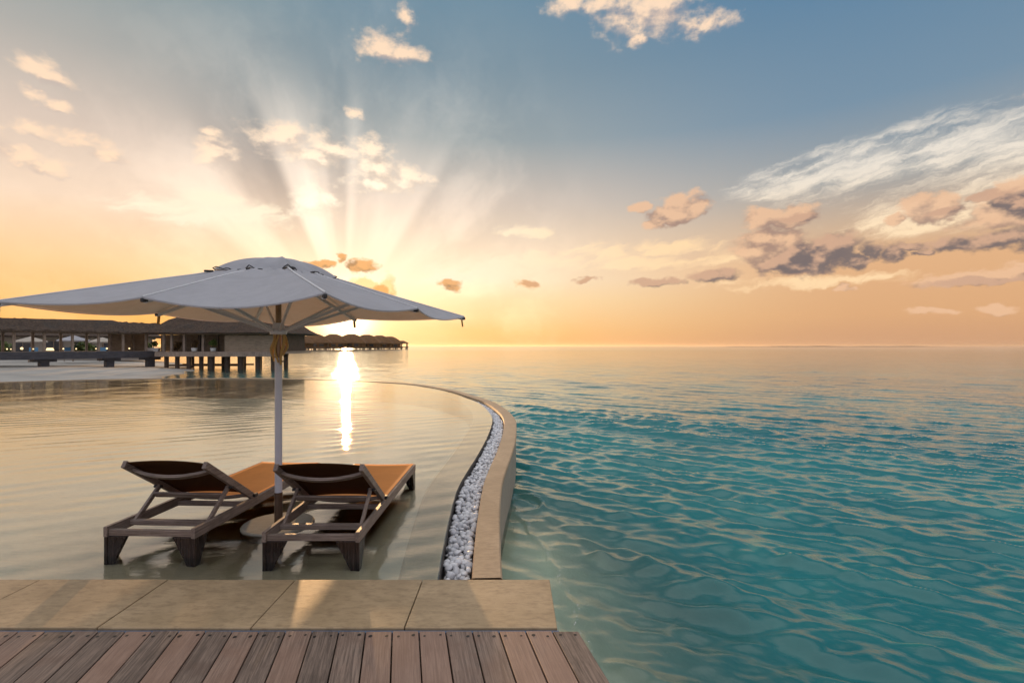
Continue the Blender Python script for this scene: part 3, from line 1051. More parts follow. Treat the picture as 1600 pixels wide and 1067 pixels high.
# low islet on the horizon
il = MB()
n = 60
D_ = 2600
xa, xb = (1130 - 800) / FPX * D_, (1475 - 800) / FPX * D_
for i in range(n + 1):
    t = i / n
    x = xa + (xb - xa) * t
    h = 3.9 * (math.sin(math.pi * t) ** .35) * (.72 + .28 * math.sin(t * 23 + 1) * math.sin(t * 9)) if 0 < i < n else 0
    il.v += [(x, D_ - 60, SEA - .5), (x, D_, SEA + h), (x, D_ + 80, SEA - .5)]
for i in range(n):
    il.f += [(3 * i, 3 * i + 3, 3 * i + 4, 3 * i + 1), (3 * i + 1, 3 * i + 4, 3 * i + 5, 3 * i + 2)]; il.m += [0, 0]
m, N = mat('islet_scrub'); principled(N, (.05, .05, .045), .9); M_islet = m
tag(il.build('island', M_islet), kind='structure')

# ------------------------------------------------------------------ beach
shore = dense(np.array([(-19, 4), (-17, 14), (-14.5, 22), (-15, 25.6), (-18.5, 28.0), (-22.4, 32), (-25.0, 37.5), (-27.0, 43.5), (-29.5, 49), (-33.5, 55), (-39, 62), (-46, 72), (-60, 84), (-90, 95), (-150, 100)], float), 1.0)
bx_, by_ = np.meshgrid(np.concatenate([np.linspace(-150, -50, 60, endpoint=False), np.linspace(-50, -12, 170)]), np.concatenate([np.linspace(4, 60, 200, endpoint=False), np.linspace(60, 125, 60)]))
p0_, p1_ = shore[:-1], shore[1:]
best = np.full(bx_.shape, 1e9); side = np.zeros(bx_.shape)
for q0, q1 in zip(p0_, p1_):
    e_2 = q1 - q0
    L2 = e_2 @ e_2
    t_ = np.clip(((bx_ - q0[0]) * e_2[0] + (by_ - q0[1]) * e_2[1]) / L2, 0, 1)
    ddx, ddy = bx_ - q0[0] - t_ * e_2[0], by_ - q0[1] - t_ * e_2[1]
    dd2 = ddx * ddx + ddy * ddy
    cr_ = e_2[0] * ddy - e_2[1] * ddx
    m_ = dd2 < best
    best = np.where(m_, dd2, best); side = np.where(m_, cr_, side)
sd_ = np.sqrt(best) * np.sign(side)
sd_ += .35 * np.sin(bx_ * .5 + by_ * .23) + .2 * np.sin(by_ * .9 - bx_ * .3)
bz_ = SEA + np.interp(sd_, [-6, -2, 0, 1, 3, 3.5, 7, 7.9, 16, 60, 120], [-.7, -.25, -.015, .05, .14, .22, .34, .43, .64, .9, 1.1])
bz_ += .015 * np.sin(bx_ * 1.7 + 2 * np.sin(by_ * .8)) * np.sin(by_ * 1.3) * (sd_ > .5)
cyb = .5 * (by_[:-1, :-1] + by_[1:, 1:]); cxb = .5 * (bx_[:-1, :-1] + bx_[1:, 1:])
inb = (cyb < 24.7) & (cxb > np.interp(cyb, A[half:][::-1, 1], A[half:][::-1, 0]) - .1) & (cxb < np.interp(cyb, A[:half, 1], A[:half, 0]))
tag(grid_mesh('beach', bx_, by_, bz_, M_sand, ~inb), kind='structure')


# ------------------------------------------------------------------ sun loungers
def make_lounger():
    root = thing('sun_lounger', 'x', 'sun lounger', group='sun loungers standing in the shallow pool')
    W, L = .348, 2.17
    f = MB()
    for s in (-1, 1):
        f.box(min(s * W, s * (W - .03)), max(s * W, s * (W - .03)), 0, L, .205, .28)
    f.build('side_rail', M_frame, root, bevel=.004)
    for (y0, y1, z0, z1, nm) in ((.012, .045, .212, .258, 'crossbar'), (.21, .255, .222, .262, 'crossbar'), (L - .045, L - .008, .222, .268, 'crossbar'), (.74, .78, .212, .25, 'crossbar')):
        c = MB(); c.box(-(W - .031), W - .031, y0, y1, z0, z1)
        c.build(nm, M_frame_x, root, bevel=.004)
    for sx in (-1, 1):
        for sy, yb in ((1, .0), (-1, L)):
            g = MB()
            xo, xi = sx * (W - .002), sx * (W - .028)
            ya = yb + sy * .004
            # plate along the rail
            P0 = [(xo, ya, .0), (xo, ya + sy * .055, .0), (xi, ya + sy * .055, .0), (xi, ya, .0), (xo, ya, .204), (xo, ya + sy * .16, .204), (xi, ya + sy * .16, .204), (xi, ya, .204)]
            g.hexa(P0)
            # plate along the end bar
            yb0, yb1 = ya + sy * .003, ya + sy * .03
            x2, x3 = sx * (W - .029), sx * (W - .065)
            x4 = sx * (W - .175)
            g.hexa([(x2, yb0, 0), (x3, yb0, 0), (x3, yb1, 0), (x2, yb1, 0), (x2, yb0, .211), (x4, yb0, .211), (x4, yb1, .211), (x2, yb1, .211)])
            bm = bmesh.new()
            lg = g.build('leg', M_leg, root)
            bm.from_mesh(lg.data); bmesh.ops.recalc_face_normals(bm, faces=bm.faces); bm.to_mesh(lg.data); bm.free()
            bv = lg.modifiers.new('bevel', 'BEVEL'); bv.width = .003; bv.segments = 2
    # seat sling
    def sling(name, p0, p1, w, sag, cloth, nx=14, ny=18, th=.004):
        mb = MB()
        p0, p1 = Vector(p0), Vector(p1)
        d = (p1 - p0); up = Vector((0, -d.z, d.y)).normalized()
        for k, tk in ((0, 0.0), (1, -th)):
            for j in range(ny + 1):
                for i in range(nx + 1):
                    u = i / nx * 2 - 1
                    t = j / ny
                    s = -sag * (1 - u * u) * (.55 + .45 * math.sin(math.pi * t))
                    q = p0 + d * t + up * (s + tk)
                    mb.v.append((u * w, q.y, q.z))
        n1 = (nx + 1) * (ny + 1)
        for j in range(ny):
            for i in range(nx):
                a = j * (nx + 1) + i
                mb.f.append((a, a + 1, a + nx + 2, a + nx + 1)); mb.m.append(0)
                mb.f.append((n1 + a, n1 + a + nx + 1, n1 + a + nx + 2, n1 + a + 1)); mb.m.append(0)
        for j in range(ny):
            for i in (0, nx):
                a = j * (nx + 1) + i
                mb.f.append((a, a + nx + 1, n1 + a + nx + 1, n1 + a)); mb.m.append(0)
        for i in range(nx):
            for j in (0, ny):
                a = j * (nx + 1) + i
                mb.f.append((a, a + 1, n1 + a + 1, n1 + a)); mb.m.append(0)
        return mb.build(name, cloth, root, smooth='all')
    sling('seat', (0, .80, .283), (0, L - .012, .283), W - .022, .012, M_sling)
    # backrest
    H = Vector((0, .80, .292)); T = Vector((0, .155, .705))
    dd = (T - H); up = Vector((0, -dd.z, dd.y)).normalized() * -1
    if up.z < 0:
        up = -up
    for s in (-1, 1):
        b = MB(); b.beam(H + Vector((s * .318, 0, 0)), T + Vector((s * .318, 0, 0)), .032, .055, up=up)
        b.build('backrest_bar', M_frame, root, bevel=.004)
    sling('backrest', tuple(H + up * .012 + dd * .02), tuple(T + up * .012 - dd * .01), .316, .035, M_sling_shade)
    for fr_, sag, ww in ((.86, .05, .045), (.08, .03, .03)):
        c = MB()
        n = 12
        pts = []
        for i in range(n + 1):
            u = i / n * 2 - 1
            pts.append(H + dd * fr_ - up * (.012 + sag * (1 - u * u)) + Vector((u * .302, 0, 0)))
        o0 = len(c.v)
        for p_ in pts:
            a = dd.normalized() * ww / 2
            b = up * .011
            c.v += [tuple(p_ - a - b), tuple(p_ + a - b), tuple(p_ + a + b), tuple(p_ - a + b)]
        for i in range(n):
            for q in range(4):
                q2 = (q + 1) % 4
                c.f.append((4 * i + q, 4 * i + q2, 4 * i + 4 + q2, 4 * i + 4 + q)); c.m.append(0)
        c.f += [(0, 1, 2, 3), (4 * n + 3, 4 * n + 2, 4 * n + 1, 4 * n)]; c.m += [0, 0]
        c.build('curved_slat', M_frame_x, root, smooth=True)
    # prop
    for s in (-1, 1):
        p = MB(); p.beam((s * .292, .235, .245), (s * .292, .50, .452), .022, .036, up=(0, -1, 1))
        p.build('prop_arm', M_frame, root, bevel=.003)
        k = MB(); k.tube([(s * .270, .495, .447), (s * .335, .495, .447)], .012, 10)
        k.build('pivot_bolt', M_fit, root, smooth=True)
        h = MB(); h.box(min(s * .333, s * .356), max(s * .333, s * .356), .79, .84, .2815, .31)
        h.build('hinge_block', M_fit, root, bevel=.004)
    c = MB(); c.beam((-.28, .43, .398), (.28, .43, .398), .02, .048, up=(0, -.62, .78))
    c.build('prop_crossbar', M_frame_x, root, bevel=.003)
    return root


lg1 = make_lounger()
lg1.location = (-1.432, 3.73, 0)
lg1['label'] = 'teak sun lounger on the pebble channel side of the parasol pole'
lg2 = copy_tree(lg1)
lg2.location = (-2.645, 3.82, 0)
lg2.rotation_euler = (0, 0, math.radians(-3.2))
lg2['label'] = 'teak sun lounger on the open pool side of the parasol pole'

# ------------------------------------------------------------------ parasol
UX, UY = -2.02, 4.54
umb = thing('parasol', 'large square off white canvas parasol standing in the pool between the loungers', 'parasol', (UX, UY, 0), 0)
PH = .556
RC, RM = 1.792, 1.290
HEM, RIM_Z = 1.897, 2.20
tips = []
for k in range(8):
    r = RC if k % 2 == 0 else RM
    tips.append(Vector((r * math.cos(PH + k * math.pi / 4), r * math.sin(PH + k * math.pi / 4), HEM)))


SAGS = [.02, .085, .045, .045, .022, .078, .055, .06]


def canopy_surface(r0, z0, ztip, scale, sag0, sagr, dome, nrad=18, nseg=12, inset=.035):
    """pyramid cloth over eight ribs; sagging between them"""
    V, F = [], []
    for j in range(nrad + 1):
        t = j / nrad
        for k in range(8):
            a, b = tips[k] * scale, tips[(k + 1) % 8] * scale
            for i in range(nseg):
                u = i / nseg
                e = a.lerp(b, u)
                s4 = 4 * u * (1 - u)
                e2 = Vector((e.x, e.y)) * (1 - inset * s4)
                rr = e2.length
                dirv = e2 / rr
                r = r0 + (rr - r0) * t
                z = (0 if dome else .010 * math.exp(-((t - .22) / .12) ** 2) * math.sin(k * 2.1 + u * 19 + 5 * t) + .006 * math.sin(u * 9 + k * 1.7 + 14 * t) * s4 * math.sin(math.pi * t)) + z0 + (ztip - z0) * (t ** 2.6 if dome else t) - (sag0 + sagr * SAGS[k] / .06 * t * t) * s4 * min(1, t * 2)
                V.append((dirv.x * r, dirv.y * r, z))
    n = 8 * nseg
    for j in range(nrad):
        for i in range(n):
            i2 = (i + 1) % n
            F.append((j * n + i, (j + 1) * n + i, (j + 1) * n + i2, j * n + i2))
    return V, F


V, F = canopy_surface(.16, 2.285, HEM + .012, 1.0, .010, .047, 0)
c = MB(); c.add(V, F)
co = c.build('canopy', M_canvas, umb, smooth='all')
for k in range(8):       # sewn seams over the ribs
    sm = MB()
    sm.tube([Vector(V[j * 96 + k * 12]) + Vector((0, 0, .002)) for j in range(19)], .0055, 6)
    sm.build('seam', M_seam, co, smooth=True)
hm = MB()
n = 96
ring = [Vector(v) for v in V[-n:]]
for i in range(n):
    a, b = ring[i], ring[(i + 1) % n]
    q = Vector((0, 0, -.010))
    oa = Vector((a.x, a.y, 0)).normalized() * .003
    ob = Vector((b.x, b.y, 0)).normalized() * .003
    hm.add([a + oa, b + ob, b + ob + q, a + oa + q], [(0, 1, 2, 3)])
hm.build('hem_band', M_canvas, co, smooth='all')
V2, F2 = canopy_surface(.012, 2.358, 2.232, .272, .004, .030, 1, 14, 12, .03)
v = MB(); v.add(V2, F2)
vo = v.build('vent_cap', M_canvas, umb, smooth='all')
cd = MB()
nv = len(V2) // 15
rim = [Vector(q) for q in V2[-nv:]]
pts = [q + Vector((q.x, q.y, 0)).normalized() * .006 + Vector((0, 0, .004 + .008 * math.sin(i * 1.7) + .012 * math.sin(i * .53))) for i, q in enumerate(rim)]
cd.tube(pts + [pts[0]], .0045, 6)
cd.build('vent_cord', M_fit, vo, smooth=True)
for k in range(8):
    a = PH + k * math.pi / 4
    rr = .275 * (RC if k % 2 == 0 else RM)
    tg_ = MB()
    p0 = Vector((rr * math.cos(a), rr * math.sin(a), 2.212))
    tg_.beam(p0, p0 + Vector((.07 * math.cos(a + .5), .07 * math.sin(a + .5), -.006)), .022, .016)
    tg_.build('vent_toggle', M_fit, vo, bevel=.004)
fin = MB(); fin.lathe([(.012, 2.33), (.02, 2.34), (.018, 2.352), (.004, 2.36)], 12)
fin.build('finial', M_white, umb, smooth=True)
hub = MB(); hub.lathe([(.05, 1.70), (.068, 1.705), (.072, 1.735), (.05, 1.76), (.045, 1.80)], 20)
hub.build('runner_hub', M_white, umb, smooth=True)
tophub = MB(); tophub.lathe([(.045, 2.17), (.07, 2.18), (.07, 2.23), (.03, 2.26)], 20)
tophub.build('top_hub', M_white, umb, smooth=True)
for k in range(8):
    a = PH + k * math.pi / 4
    r1 = RC if k % 2 == 0 else RM
    dv_ = Vector((math.cos(a), math.sin(a), 0))
    rb = MB()
    rb.beam(dv_ * .06 + Vector((0, 0, 2.225)), dv_ * (r1 - .012) + Vector((0, 0, HEM - .012)), .022, .030)
    ro = rb.build('rib', M_white, umb, bevel=.003)
    st_ = MB()
    zr = 2.225 + (HEM - .012 - 2.225) * (.62 * RM / r1 if k % 2 else .50)
    rs = (r1 - .012) * (.62 * RM / r1 if k % 2 else .50)
    st_.beam(dv_ * .06 + Vector((0, 0, 1.735)), dv_ * rs + Vector((0, 0, zr - .02)), .018, .024)
    st_.build('strut', M_white, umb, bevel=.002)
    cp = MB()
    tip = dv_ * r1 + Vector((0, 0, HEM - .008))
    cp.beam(tip - dv_ * .035, tip + dv_ * .008, .024, .026)
    cp.build('rib_tip', M_fit, umb, bevel=.006)
    if k in (1, 3, 4, 0):
        tb = MB(); tb.beam(tip - dv_ * .03 + Vector((0, 0, -.015)), tip - dv_ * .02 + Vector((0, 0, -.085)), .028, .004, up=dv_)
        tb.build('hanging_strap', M_rope, umb)
pl = MB(); pl.tube([(0, 0, .33), (0, 0, 1.5)], .0305, 24)
pl.build('pole', M_white, umb, smooth=True)
p2 = MB(); p2.tube([(0, 0, 1.5), (0, 0, 2.32)], .024, 20)
p2.build('upper_pole', M_varn, umb, smooth=True)
p3 = MB(); p3.tube([(0, 0, .05), (0, 0, .34)], .034, 24)
p3.build('base_tube', M_bronze, umb, smooth=True)
bd_ = MB(); bd_.lathe([(.28, 0.0), (.295, .01), (.295, .066), (.285, .078), (.05, .081)], 48)
bd_.build('base_disc', M_disc, umb, smooth=True)
for k, (a, r, z0, z1, wob) in enumerate(((-2.6, .036, 1.73, 1.50, .012), (-.5, .043, 1.75, 1.44, .02), (-1.5, .034, 1.72, 1.46, .008), (.1, .052, 1.70, 1.52, .012), (-3.2, .044, 1.66, 1.47, .014))):
    rp = MB()
    pts = []
    for i in range(15):
        t = i / 14
        pts.append((r * math.cos(a + .5 * math.sin(t * 5 + k)) * (1 + .3 * math.sin(t * 3.1)), r * math.sin(a + .4 * math.sin(t * 4)), z0 + (z1 - z0) * t))
    rp.tube(pts, [.007 + wob * .4 * math.sin(math.pi * i / 14) for i in range(15)], 8)
    rp.build('rope', M_rope, umb, smooth=True)
cl_ = MB(); cl_.tube([(.03, -.02, 1.47), (.075, -.02, 1.47)], .006, 8); cl_.tube([(.065, -.02, 1.44), (.065, -.02, 1.50)], .006, 8)
cl_.build('rope_cleat', M_fit, umb, smooth=True)


# ------------------------------------------------------------------ covered walkway on the left
def hip_roof(mb, x0, x1, y0, y1, z0, z1, ridge, th=.25, nx=24, ny=10, sagv=.0, rag=.06):
    """hip roof with a slightly bellied, ragged thatch surface; ridge = half length left at the top along x"""
    cx, cy = (x0 + x1) / 2, (y0 + y1) / 2
    rings = 7
    n = 4 * 12
    o = len(mb.v)
    for j in range(rings + 1):
        t = j / rings
        hx = (x1 - x0) / 2 * (1 - t) + ridge * t
        hy = (y1 - y0) / 2 * (1 - t) + .02 * t
        z = z0 + (z1 - z0) * (t - sagv * math.sin(math.pi * t))
        for i in range(n):
            q = i / n * 4
            e = int(q); u = q - e
            c = [(-1, -1), (1, -1), (1, 1), (-1, 1)]
            a, b = c[e], c[(e + 1) % 4]
            fx, fy = a[0] + (b[0] - a[0]) * u, a[1] + (b[1] - a[1]) * u
            mb.v.append((cx + fx * hx, cy + fy * hy, z + (random.uniform(-rag, rag) if 0 < j < rings else random.uniform(-rag * .6, 0))))
    for j in range(rings):
        for i in range(n):
            i2 = (i + 1) % n
            mb.f.append((o + j * n + i, o + j * n + i2, o + (j + 1) * n + i2, o + (j + 1) * n + i)); mb.m.append(0)
    # underside
    b0 = len(mb.v)
    for i in range(n):
        x, y, z = mb.v[o + i]
        mb.v.append((cx + (x - cx) * .985, cy + (y - cy) * .985, z0 - th))
    for i in range(n):
        i2 = (i + 1) % n
        mb.f.append((b0 + i, b0 + i2, o + i2, o + i)); mb.m.append(0)
    mb.f.append(tuple(b0 + i for i in range(n))[::-1]); mb.m.append(0)


wk = thing('covered_walkway', 'long thatched walkway on timber posts along the beach', 'walkway', (-40, 41, 0), math.atan2(.865, .502))
# local x runs along the walkway (towards the pavilion), local y to the far side
x0w, x1w = -9.0, 11.8
d_ = MB(); d_.box(x0w, x1w, 0, 2.6, .98, 1.16); d_.build('walkway_floor', M_post, wk)
d_ = MB(); d_.box(x0w, x1w, -.06, -.002, .52, 1.14); d_.build('fascia_beam', M_beam, wk)
d_ = MB(); d_.box(x0w, x1w, .05, .17, 2.74, 2.90); d_.box(x0w, x1w, 2.4, 2.52, 2.74, 2.90); d_.build('roof_plate', M_post, wk)
rf = MB()
n = 120
prof = [(-.55, 2.80), (-.50, 2.93), (.1, 3.22), (.7, 3.58), (1.25, 3.88), (1.8, 3.58), (2.5, 3.2), (3.1, 2.93), (3.15, 2.8)]
for i in range(n + 1):
    x = x0w - .3 + (x1w - x0w + .6) * i / n
    for (y, z) in prof:
        rf.v.append((x, y, z + random.uniform(-.06, .06)))
K = len(prof)
for i in range(n):
    for j in range(K - 1):
        rf.f.append((i * K + j, (i + 1) * K + j, (i + 1) * K + j + 1, i * K + j + 1)); rf.m.append(0)
rf.f.append(tuple(range(K))); rf.m.append(0)
rf.f.append(tuple(n * K + j for j in range(K))[::-1]); rf.m.append(0)
rf.build('roof', M_thatch, wk)
for kx in range(-4, 7):
    t = .85 + 1.9 * kx
    if t < x0w or t > x1w:
        continue
    for yy in (.10, 2.45):
        p = MB(); p.box(t - .085, t + .085, yy - .085, yy + .085, 1.161, 2.74)
        p.build('post', M_post, wk, bevel=.01)
d_ = MB(); d_.box(8.3, 11.7, 2.56, 2.64, 1.161, 2.735); d_.build('end_wall', M_panel, wk)
for t in (-6.4, -2.0, 2.9, 7.6, 11.0):
    p = MB()
    p.box(t - .75, t + .75, .25, 1.2, .30, .515)
    p.box(t - .3, t + .3, .4, 1.0, -.9, .30)
    p.build('footing', M_beam, wk)

# ------------------------------------------------------------------ pavilion on piles
pv = thing('pavilion', 'timber pavilion with a hipped thatch roof on piles at the water edge', 'pavilion', (-28.0, 50.0, 0), math.radians(0))
# local: x -5.5 .. 5.6 , y 0 .. 8
pf_ = MB(); pf_.box(-5.9, 5.75, -.15, 8, .86, 1.10); pf_.build('floor', M_post, pv)
pf_ = MB(); pf_.box(-5.9, 5.75, -.22, -.152, .62, 1.04); pf_.build('fascia_beam', M_post, pv)
rf = MB(); hip_roof(rf, -6.6, 6.4, -.9, 8.8, 2.92, 6.9, 1.0, .14, rag=.13)
rf.build('roof', M_thatch, pv)
w_ = MB()
for i in range(9):
    w_.box(.62, 5.25, .0, .06 + .012 * (i % 2), 1.105 + i * .172, 1.105 + (i + 1) * .172 - .012)
w_.build('wall', M_panel, pv)
w_ = MB(); w_.box(-7.2, .5, 2.6, 2.72, 1.101, 2.74); w_.build('inner_wall', M_panel, pv)
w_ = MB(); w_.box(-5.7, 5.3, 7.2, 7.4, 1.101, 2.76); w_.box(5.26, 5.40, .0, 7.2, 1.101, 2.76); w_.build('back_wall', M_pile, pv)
eb = MB(); eb.box(-5.8, 5.6, -.05, .1, 2.70, 2.86); eb.build('eave_beam', M_panel, pv)
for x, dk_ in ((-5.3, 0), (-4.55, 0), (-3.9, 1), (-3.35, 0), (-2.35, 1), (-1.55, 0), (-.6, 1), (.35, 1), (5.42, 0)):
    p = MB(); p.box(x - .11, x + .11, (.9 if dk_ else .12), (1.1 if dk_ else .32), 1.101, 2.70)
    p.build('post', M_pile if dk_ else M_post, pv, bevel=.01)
for x, y, w in ((-5.3, .3, .2), (-4.2, .2, .2), (-2.95, .0, .22), (-1.95, .3, .2), (-.85, .05, .3), (.55, .3, .26), (1.15, 2.2, .24), (1.95, .1, .28), (2.6, 2.5, .24), (3.6, .1, .24), (5.1, .1, .24),
                (-4.6, 3.2, .2), (-3.4, 4.2, .2), (-1.4, 3.2, .2), (.2, 4, .2), (4.4, 4.5, .22)):
    p = MB()
    p.tube([(x, y + .3, -1.6), (x, y + .3, .5), (x, y + .3, .86)], [w * .95, w, w * 1.25], 12)
    p.build('pile', M_pile, pv, smooth=True)
for y in (1.2, 3.6):
    p = MB(); p.beam((-5.6, y, -.25), (1.6, y, -.25), .2, .16); p.build('pile_brace', M_pile, pv)


# ------------------------------------------------------------------ leafy plants
def leaves(mb, c, r, n, sz, flat=.8):
    for _ in range(n):
        d = Vector((random.gauss(0, 1), random.gauss(0, 1), random.gauss(0, 1)))
        d.normalize()
        p = Vector(c) + Vector((d.x * r[0], d.y * r[1], d.z * r[2])) * (random.random() ** .45)
        a = Vector((random.gauss(0, 1), random.gauss(0, 1), random.gauss(0, .6))).normalized()
        b = a.cross(Vector((random.gauss(0, 1), random.gauss(0, 1), random.gauss(0, 1)))).normalized()
        s = sz * random.uniform(.6, 1.3)
        mb.add([p - a * s, p + b * s * .35, p + a * s, p - b * s * .35], [(0, 1, 2, 3)])


def shrub(name, label, cat, loc, r, n, sz, mt, group=None):
    root = thing(name, label, cat, loc, group=group)
    mb = MB()
    for _ in range(6):
        leaves(mb, (random.uniform(-.5, .5) * r[0], random.uniform(-.5, .5) * r[1], r[2] * random.uniform(.7, 1.5)), (r[0] * .6, r[1] * .6, r[2] * .6), n // 6, sz)
    mb.build('foliage', mt, root)
    st = MB()
    for _ in range(4):
        st.tube([(random.uniform(-.05, .05), random.uniform(-.05, .05), 0), (random.uniform(-.4, .4) * r[0], random.uniform(-.4, .4) * r[1], r[2] * 1.2)], [.03, .012], 6)
    st.build('stem', M_bark, root)
    return root


def at(px, D, z=0.0):
    return ((px - 800) / FPX * D, D, z)


def potted(label, px, D, z, trough=False):
    x, y, _ = at(px, D)
    pt = thing('planter', label, 'planter', (x, y, z), group='white planters on the pavilion floor')
    b = MB()
    if trough:
        b.hexa([(-.52, -.16, 0), (.52, -.16, 0), (.52, .16, 0), (-.52, .16, 0), (-.58, -.2, .34), (.58, -.2, .34), (.58, .2, .34), (-.58, .2, .34)])
    else:
        b.lathe([(.14, 0), (.22, .05), (.26, .3), (.27, .34), (.23, .34), (.22, .28)], 20)
    b.build('pot', M_pot, pt, smooth=True, bevel=.0)
    return (x, y)


q = potted('long white planter trough at the walkway end of the pavilion', 240, 50.6, 1.102, True)
shrub('potted_plant', 'leafy green plant in the long white planter trough', 'plant', (q[0], q[1], 1.40), (.5, .2, .35), 260, .12, M_leaf)
q = potted('small round white planter pot closer to the walkway', 303.5, 49.93, 1.102)
shrub('potted_plant', 'dark reddish plant above the round pot closer to the walkway', 'plant', (q[0], q[1], 1.40), (.5, .3, .4), 240, .13, M_dryleaf)
q = potted('small round white planter pot beside the boarded pavilion wall', 333, 49.93, 1.102)
shrub('potted_plant', 'green plant above the round pot beside the boarded pavilion wall', 'plant', (q[0], q[1], 1.40), (.42, .3, .45), 260, .12, M_leaf)
shrub('potted_plant', 'brown arching plant between the pavilion posts near the trough', 'plant', (at(277, 50.7)[0], 50.7, 1.102), (.45, .3, .5), 240, .14, M_dryleaf)

# ------------------------------------------------------------------ beach restaurant behind the walkway
hs = thing('beach_restaurant', 'pale single storey restaurant with grey roof behind the covered walkway', 'building', (-57, 62, -.2), math.atan2(.5, .86))
b = MB(); b.box(-11, 12, 0, 6, 0, 3.0); b.build('wall', M_plaster, hs)
rf = MB(); hip_roof(rf, -12.2, 13.2, -1.8, 7.6, 3.05, 5.2, 7.0, .15)
rf.build('roof', M_thatch, hs)
for i, x in enumerate((-9, -6.2, -3.4, -.6, 2.2, 5.0, 7.8, 10.4)):
    wn_ = MB(); wn_.box(x - .9, x + .9, -.06, -.004, .3, 2.5)
    fo = wn_.build('window', M_post, hs)
    g = MB(); g.box(x - .8, x - .04, -.075, -.062, .4, 2.4); g.box(x + .04, x + .8, -.075, -.062, .4, 2.4)
    g.build('pane', M_glass, fo)
shrub_specs = [(6, 50, 'yellow green shrub at the outer end of the walkway, beside the first posts', M_leaf, (1.0, .8, .75)),
               (127, 55, 'broad green shrub seen through the middle bays of the walkway', M_leaf, (1.3, .9, .8)),
               (142, 53, 'dark bushy shrub beside the middle walkway post', M_leaf, (.7, .6, .65)),
               (230, 58, 'tall green shrub between the walkway end and the pavilion', M_leaf, (.8, .7, .9)),
               (170, 56, 'low brownish shrub behind the inner walkway bays', M_dryleaf, (.8, .7, .55))]
for px, D, lb, mt, r in shrub_specs:
    x, y, _ = at(px, D)
    shrub('shrub', lb, 'shrub', (x, y, -.05 + .55), r, 420, .22, mt, 'shrubs behind the walkway')


def beach_parasol(label, px, D, mt, z0=0.0):
    x, y, _ = at(px, D)
    t = thing('beach_parasol', label, 'parasol', (x, y, z0), group='parasols on the beach terrace')
    p = MB(); p.tube([(0, 0, 0), (0, 0, 2.55)], .035, 8); p.build('pole', M_post, t, smooth=True)
    c = MB()
    n = 16
    c.v.append((0, 0, 2.62))
    for i in range(n):
        a = 2 * math.pi * i / n
        c.v.append((1.35 * math.cos(a), 1.35 * math.sin(a), 2.12 - (.05 if i % 2 else 0)))
    for i in range(n):
        a = 2 * math.pi * i / n
        c.v.append((1.33 * math.cos(a), 1.33 * math.sin(a), 1.98))
    for i in range(n):
        i2 = (i + 1) % n
        c.f.append((0, 1 + i, 1 + i2)); c.m.append(0)
        c.f.append((1 + i, 1 + n + i, 1 + n + i2, 1 + i2)); c.m.append(0)
    c.build('canopy', mt, t)


beach_parasol('dull beige beach parasol behind the outer walkway bays', 48, 54, M_plaster, .0)
beach_parasol('white beach parasol behind the middle walkway post', 115, 53, M_canvas, .1)
beach_parasol('dull beige beach parasol behind the inner walkway bays', 160, 59, M_plaster, .0)
for px, D, lb in ((52, 50, 'blue cushioned beach chair by the outer walkway bays'), (107, 52, 'blue cushioned beach chair by the white beach parasol'), (162, 53, 'blue cushioned beach chair under the inner beige parasol')):
    x, y, _ = at(px, D)
    t = thing('beach_chair', lb, 'chair', (x, y, .1), .7, 'blue beach chairs')
    f = MB()
    f.box(-.35, .35, -.7, .5, .55, .62)
    for sx in (-.32, .32):
        f.box(sx - .03, sx + .03, -.66, -.6, 0, .55); f.box(sx - .03, sx + .03, .4, .46, 0, .55)
    f.build('frame', M_post, t)
    cu = MB(); cu.hexa([(-.33, -.68, .625), (.33, -.68, .625), (.33, .45, .625), (-.33, .45, .625), (-.33, -.68, .72), (.33, -.68, .72), (.33, .42, .72), (-.33, .42, .72)])
    cu.hexa([(-.33, .3, .73), (.33, .3, .73), (.33, .42, .73), (-.33, .42, .73), (-.33, .75, 1.4), (.33, .75, 1.4), (.33, .86, 1.36), (-.33, .86, 1.36)])
    cu.build('cushion', M_blue, t, bevel=.02)


def lantern(label, px, D, z, r):
    x, y, _ = at(px, D)
    t = thing('lantern', label, 'lantern', (x, y, z), group='lit lanterns along the walkway')
    b = MB(); b.lathe([(r * .7, 0), (r * .7, .05), (r * .2, .06), (r * .2, .16)], 12); b.build('base', M_fit, t, smooth=True)
    g = MB(); g.lathe([(r * .5, .16), (r, .16 + r * .6), (r, .16 + r * 1.3), (r * .4, .16 + r * 2)], 14); g.build('globe', M_glow, t, smooth=True)


for px, D, r, lb in ((4, 43, .10, 'lit lantern nearest the outer end of the walkway'),
                     (11, 43, .09, 'lit lantern before the first pair of walkway posts'),
                     (17, 43, .07, 'small lit lantern between the first pair of walkway posts'),
                     (34, 44, .16, 'large lit lantern in the second walkway bay'),
                     (52, 44.5, .08, 'small lit lantern near the blue chair at the outer bays'),
                     (99, 46, .10, 'lit lantern just before the third pair of walkway posts'),
                     (119, 47, .09, 'lit lantern just after the third pair of walkway posts'),
                     (150, 48.4, .09, 'lit lantern between the fourth pair of walkway posts'),
                     (167, 49, .12, 'lit lantern in the bay before the inner walkway posts'),
                     (202, 50.5, .11, 'orange lit lantern in the last walkway bay')):
    lantern(lb, px, D, 1.162, r * .62)
lm = thing('lantern', 'wide lit lantern in the third walkway bay', 'lantern', (at(78, 45.3)[0], 45.3, 1.162), group='lit lanterns along the walkway')
b = MB(); b.lathe([(.2, 0), (.2, .04), (.08, .06)], 12); b.build('base', M_fit, lm, smooth=True)
b = MB(); b.hexa([(-.28, -.12, .07), (.28, -.12, .07), (.28, .12, .07), (-.28, .12, .07), (-.2, -.08, .3), (.2, -.08, .3), (.2, .08, .3), (-.2, .08, .3)]); b.build('globe', M_glow, lm)

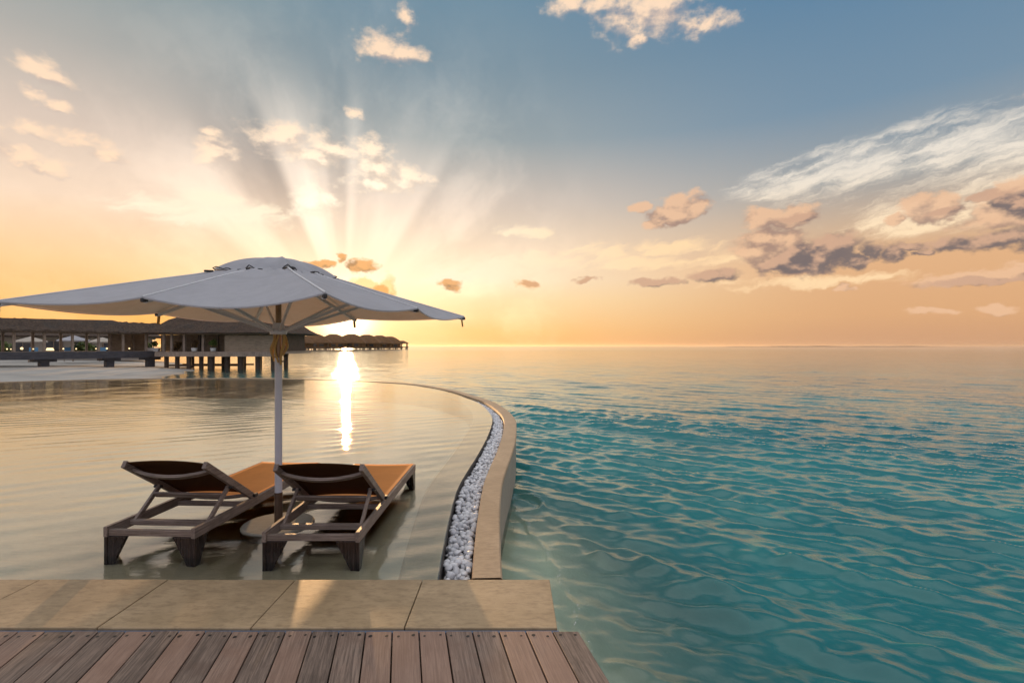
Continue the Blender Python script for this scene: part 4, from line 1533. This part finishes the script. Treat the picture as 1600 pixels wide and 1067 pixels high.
# ------------------------------------------------------------------ villas over the water
def make_villa():
    v = thing('water_villa', 'x', 'villa', group='thatched villas over the far lagoon')
    rf = MB(); hip_roof(rf, -8.4, 8.4, -7, 7, 3.4, 8.3, 1.5, .3, sagv=-.12, rag=.16)
    rf.build('roof', M_thatch_far, v)
    w = MB(); w.box(-6.6, 6.6, -5, 5, .9, 3.2); w.build('wall', M_thatch_far, v)
    for x in (-3.4, .2, 3.6):
        wn_ = MB(); wn_.box(x - 1.1, x + 1.1, -5.08, -5.005, 1.3, 2.9); wn_.build('window', M_glass, v)
    d = MB(); d.box(-8.2, 8.2, -7.5, 7, .3, .895); d.build('deck', M_pile, v)
    for x in (-7.2, -3.6, 0, 3.6, 7.2):
        for y in (-7.2, 5.5):
            p = MB(); p.tube([(x, y, -1.6), (x, y, .3)], .3, 8); p.build('pile', M_pile, v)
    return v


vl = [(437, 300, 1.1, 'villa closest to the parasol pole'), (464, 312, 1.1, 'villa second from the parasol pole'), (492, 324, 1.14, 'villa third from the parasol pole'),
      (521, 338, 1.16, 'villa just on the pole side of the sun glint'), (549, 352, 1.2, 'villa right above the sun glint on the water'),
      (573, 368, 1.2, 'villa just past the sun glint, fourth from the open end'), (593, 384, 1.18, 'villa third from the open sea end of the row'),
      (609, 400, 1.12, 'villa second from the open sea end of the row')]
v0 = make_villa()
for i, (px, D, s, lb) in enumerate(vl):
    o = v0 if i == 0 else copy_tree(v0)
    x, y, _ = at(px, D)
    o.location = (x, y, -.2)
    o.rotation_euler = (0, 0, math.radians(random.uniform(-14, 14) + 12))
    o.scale = (s * 1.05, s * 1.05, s)
    o['label'] = 'thatched ' + lb
x, y, _ = at(627, 412)
et = thing('sea_pavilion', 'small low roofed pavilion at the open sea end of the villa row', 'pavilion', (x, y, -.2), .3)
rf = MB(); hip_roof(rf, -5.5, 5.5, -5, 5, 4.2, 6.2, 2.0, .3); rf.build('roof', M_thatch_far, et)
for sx in (-4.4, 0, 4.4):
    for sy in (-4, 4):
        p = MB(); p.box(sx - .3, sx + .3, sy - .3, sy + .3, -1.4, 4.0); p.build('post', M_pile, et)
d = MB(); d.box(-5.2, 5.2, -4.8, 4.8, 1.1, 1.6); d.build('deck', M_pile, et)
jt = thing('jetty', 'long low timber jetty under the row of far villas', 'jetty', (0, 0, 0))
pa, pb = Vector(at(430, 302)), Vector(at(634, 420))
j = MB(); j.beam((pa.x, pa.y, 1.0), (pb.x, pb.y, 1.0), 3.0, .45); j.build('deck', M_pile, jt)
for i in range(24):
    p_ = pa.lerp(pb, i / 23)
    p = MB(); p.tube([(p_.x, p_.y, -1.4), (p_.x, p_.y, .78)], .28, 8); p.build('pile', M_pile, jt)

# ------------------------------------------------------------------ haze
hz = MB(); hz.box(-26000, 26000, -200, 21000, -4.0, 40)
m, N = mat('haze')
pvn = N.node('ShaderNodeVolumePrincipled')
pvn.inputs['Color'].default_value = (1, .86, .68, 1)
pvn.inputs['Density'].default_value = .00004
pvn.inputs['Anisotropy'].default_value = .5
N.l.new(pvn.outputs[0], N.out.inputs['Volume'])
tag(hz.build('haze', m), kind='stuff')
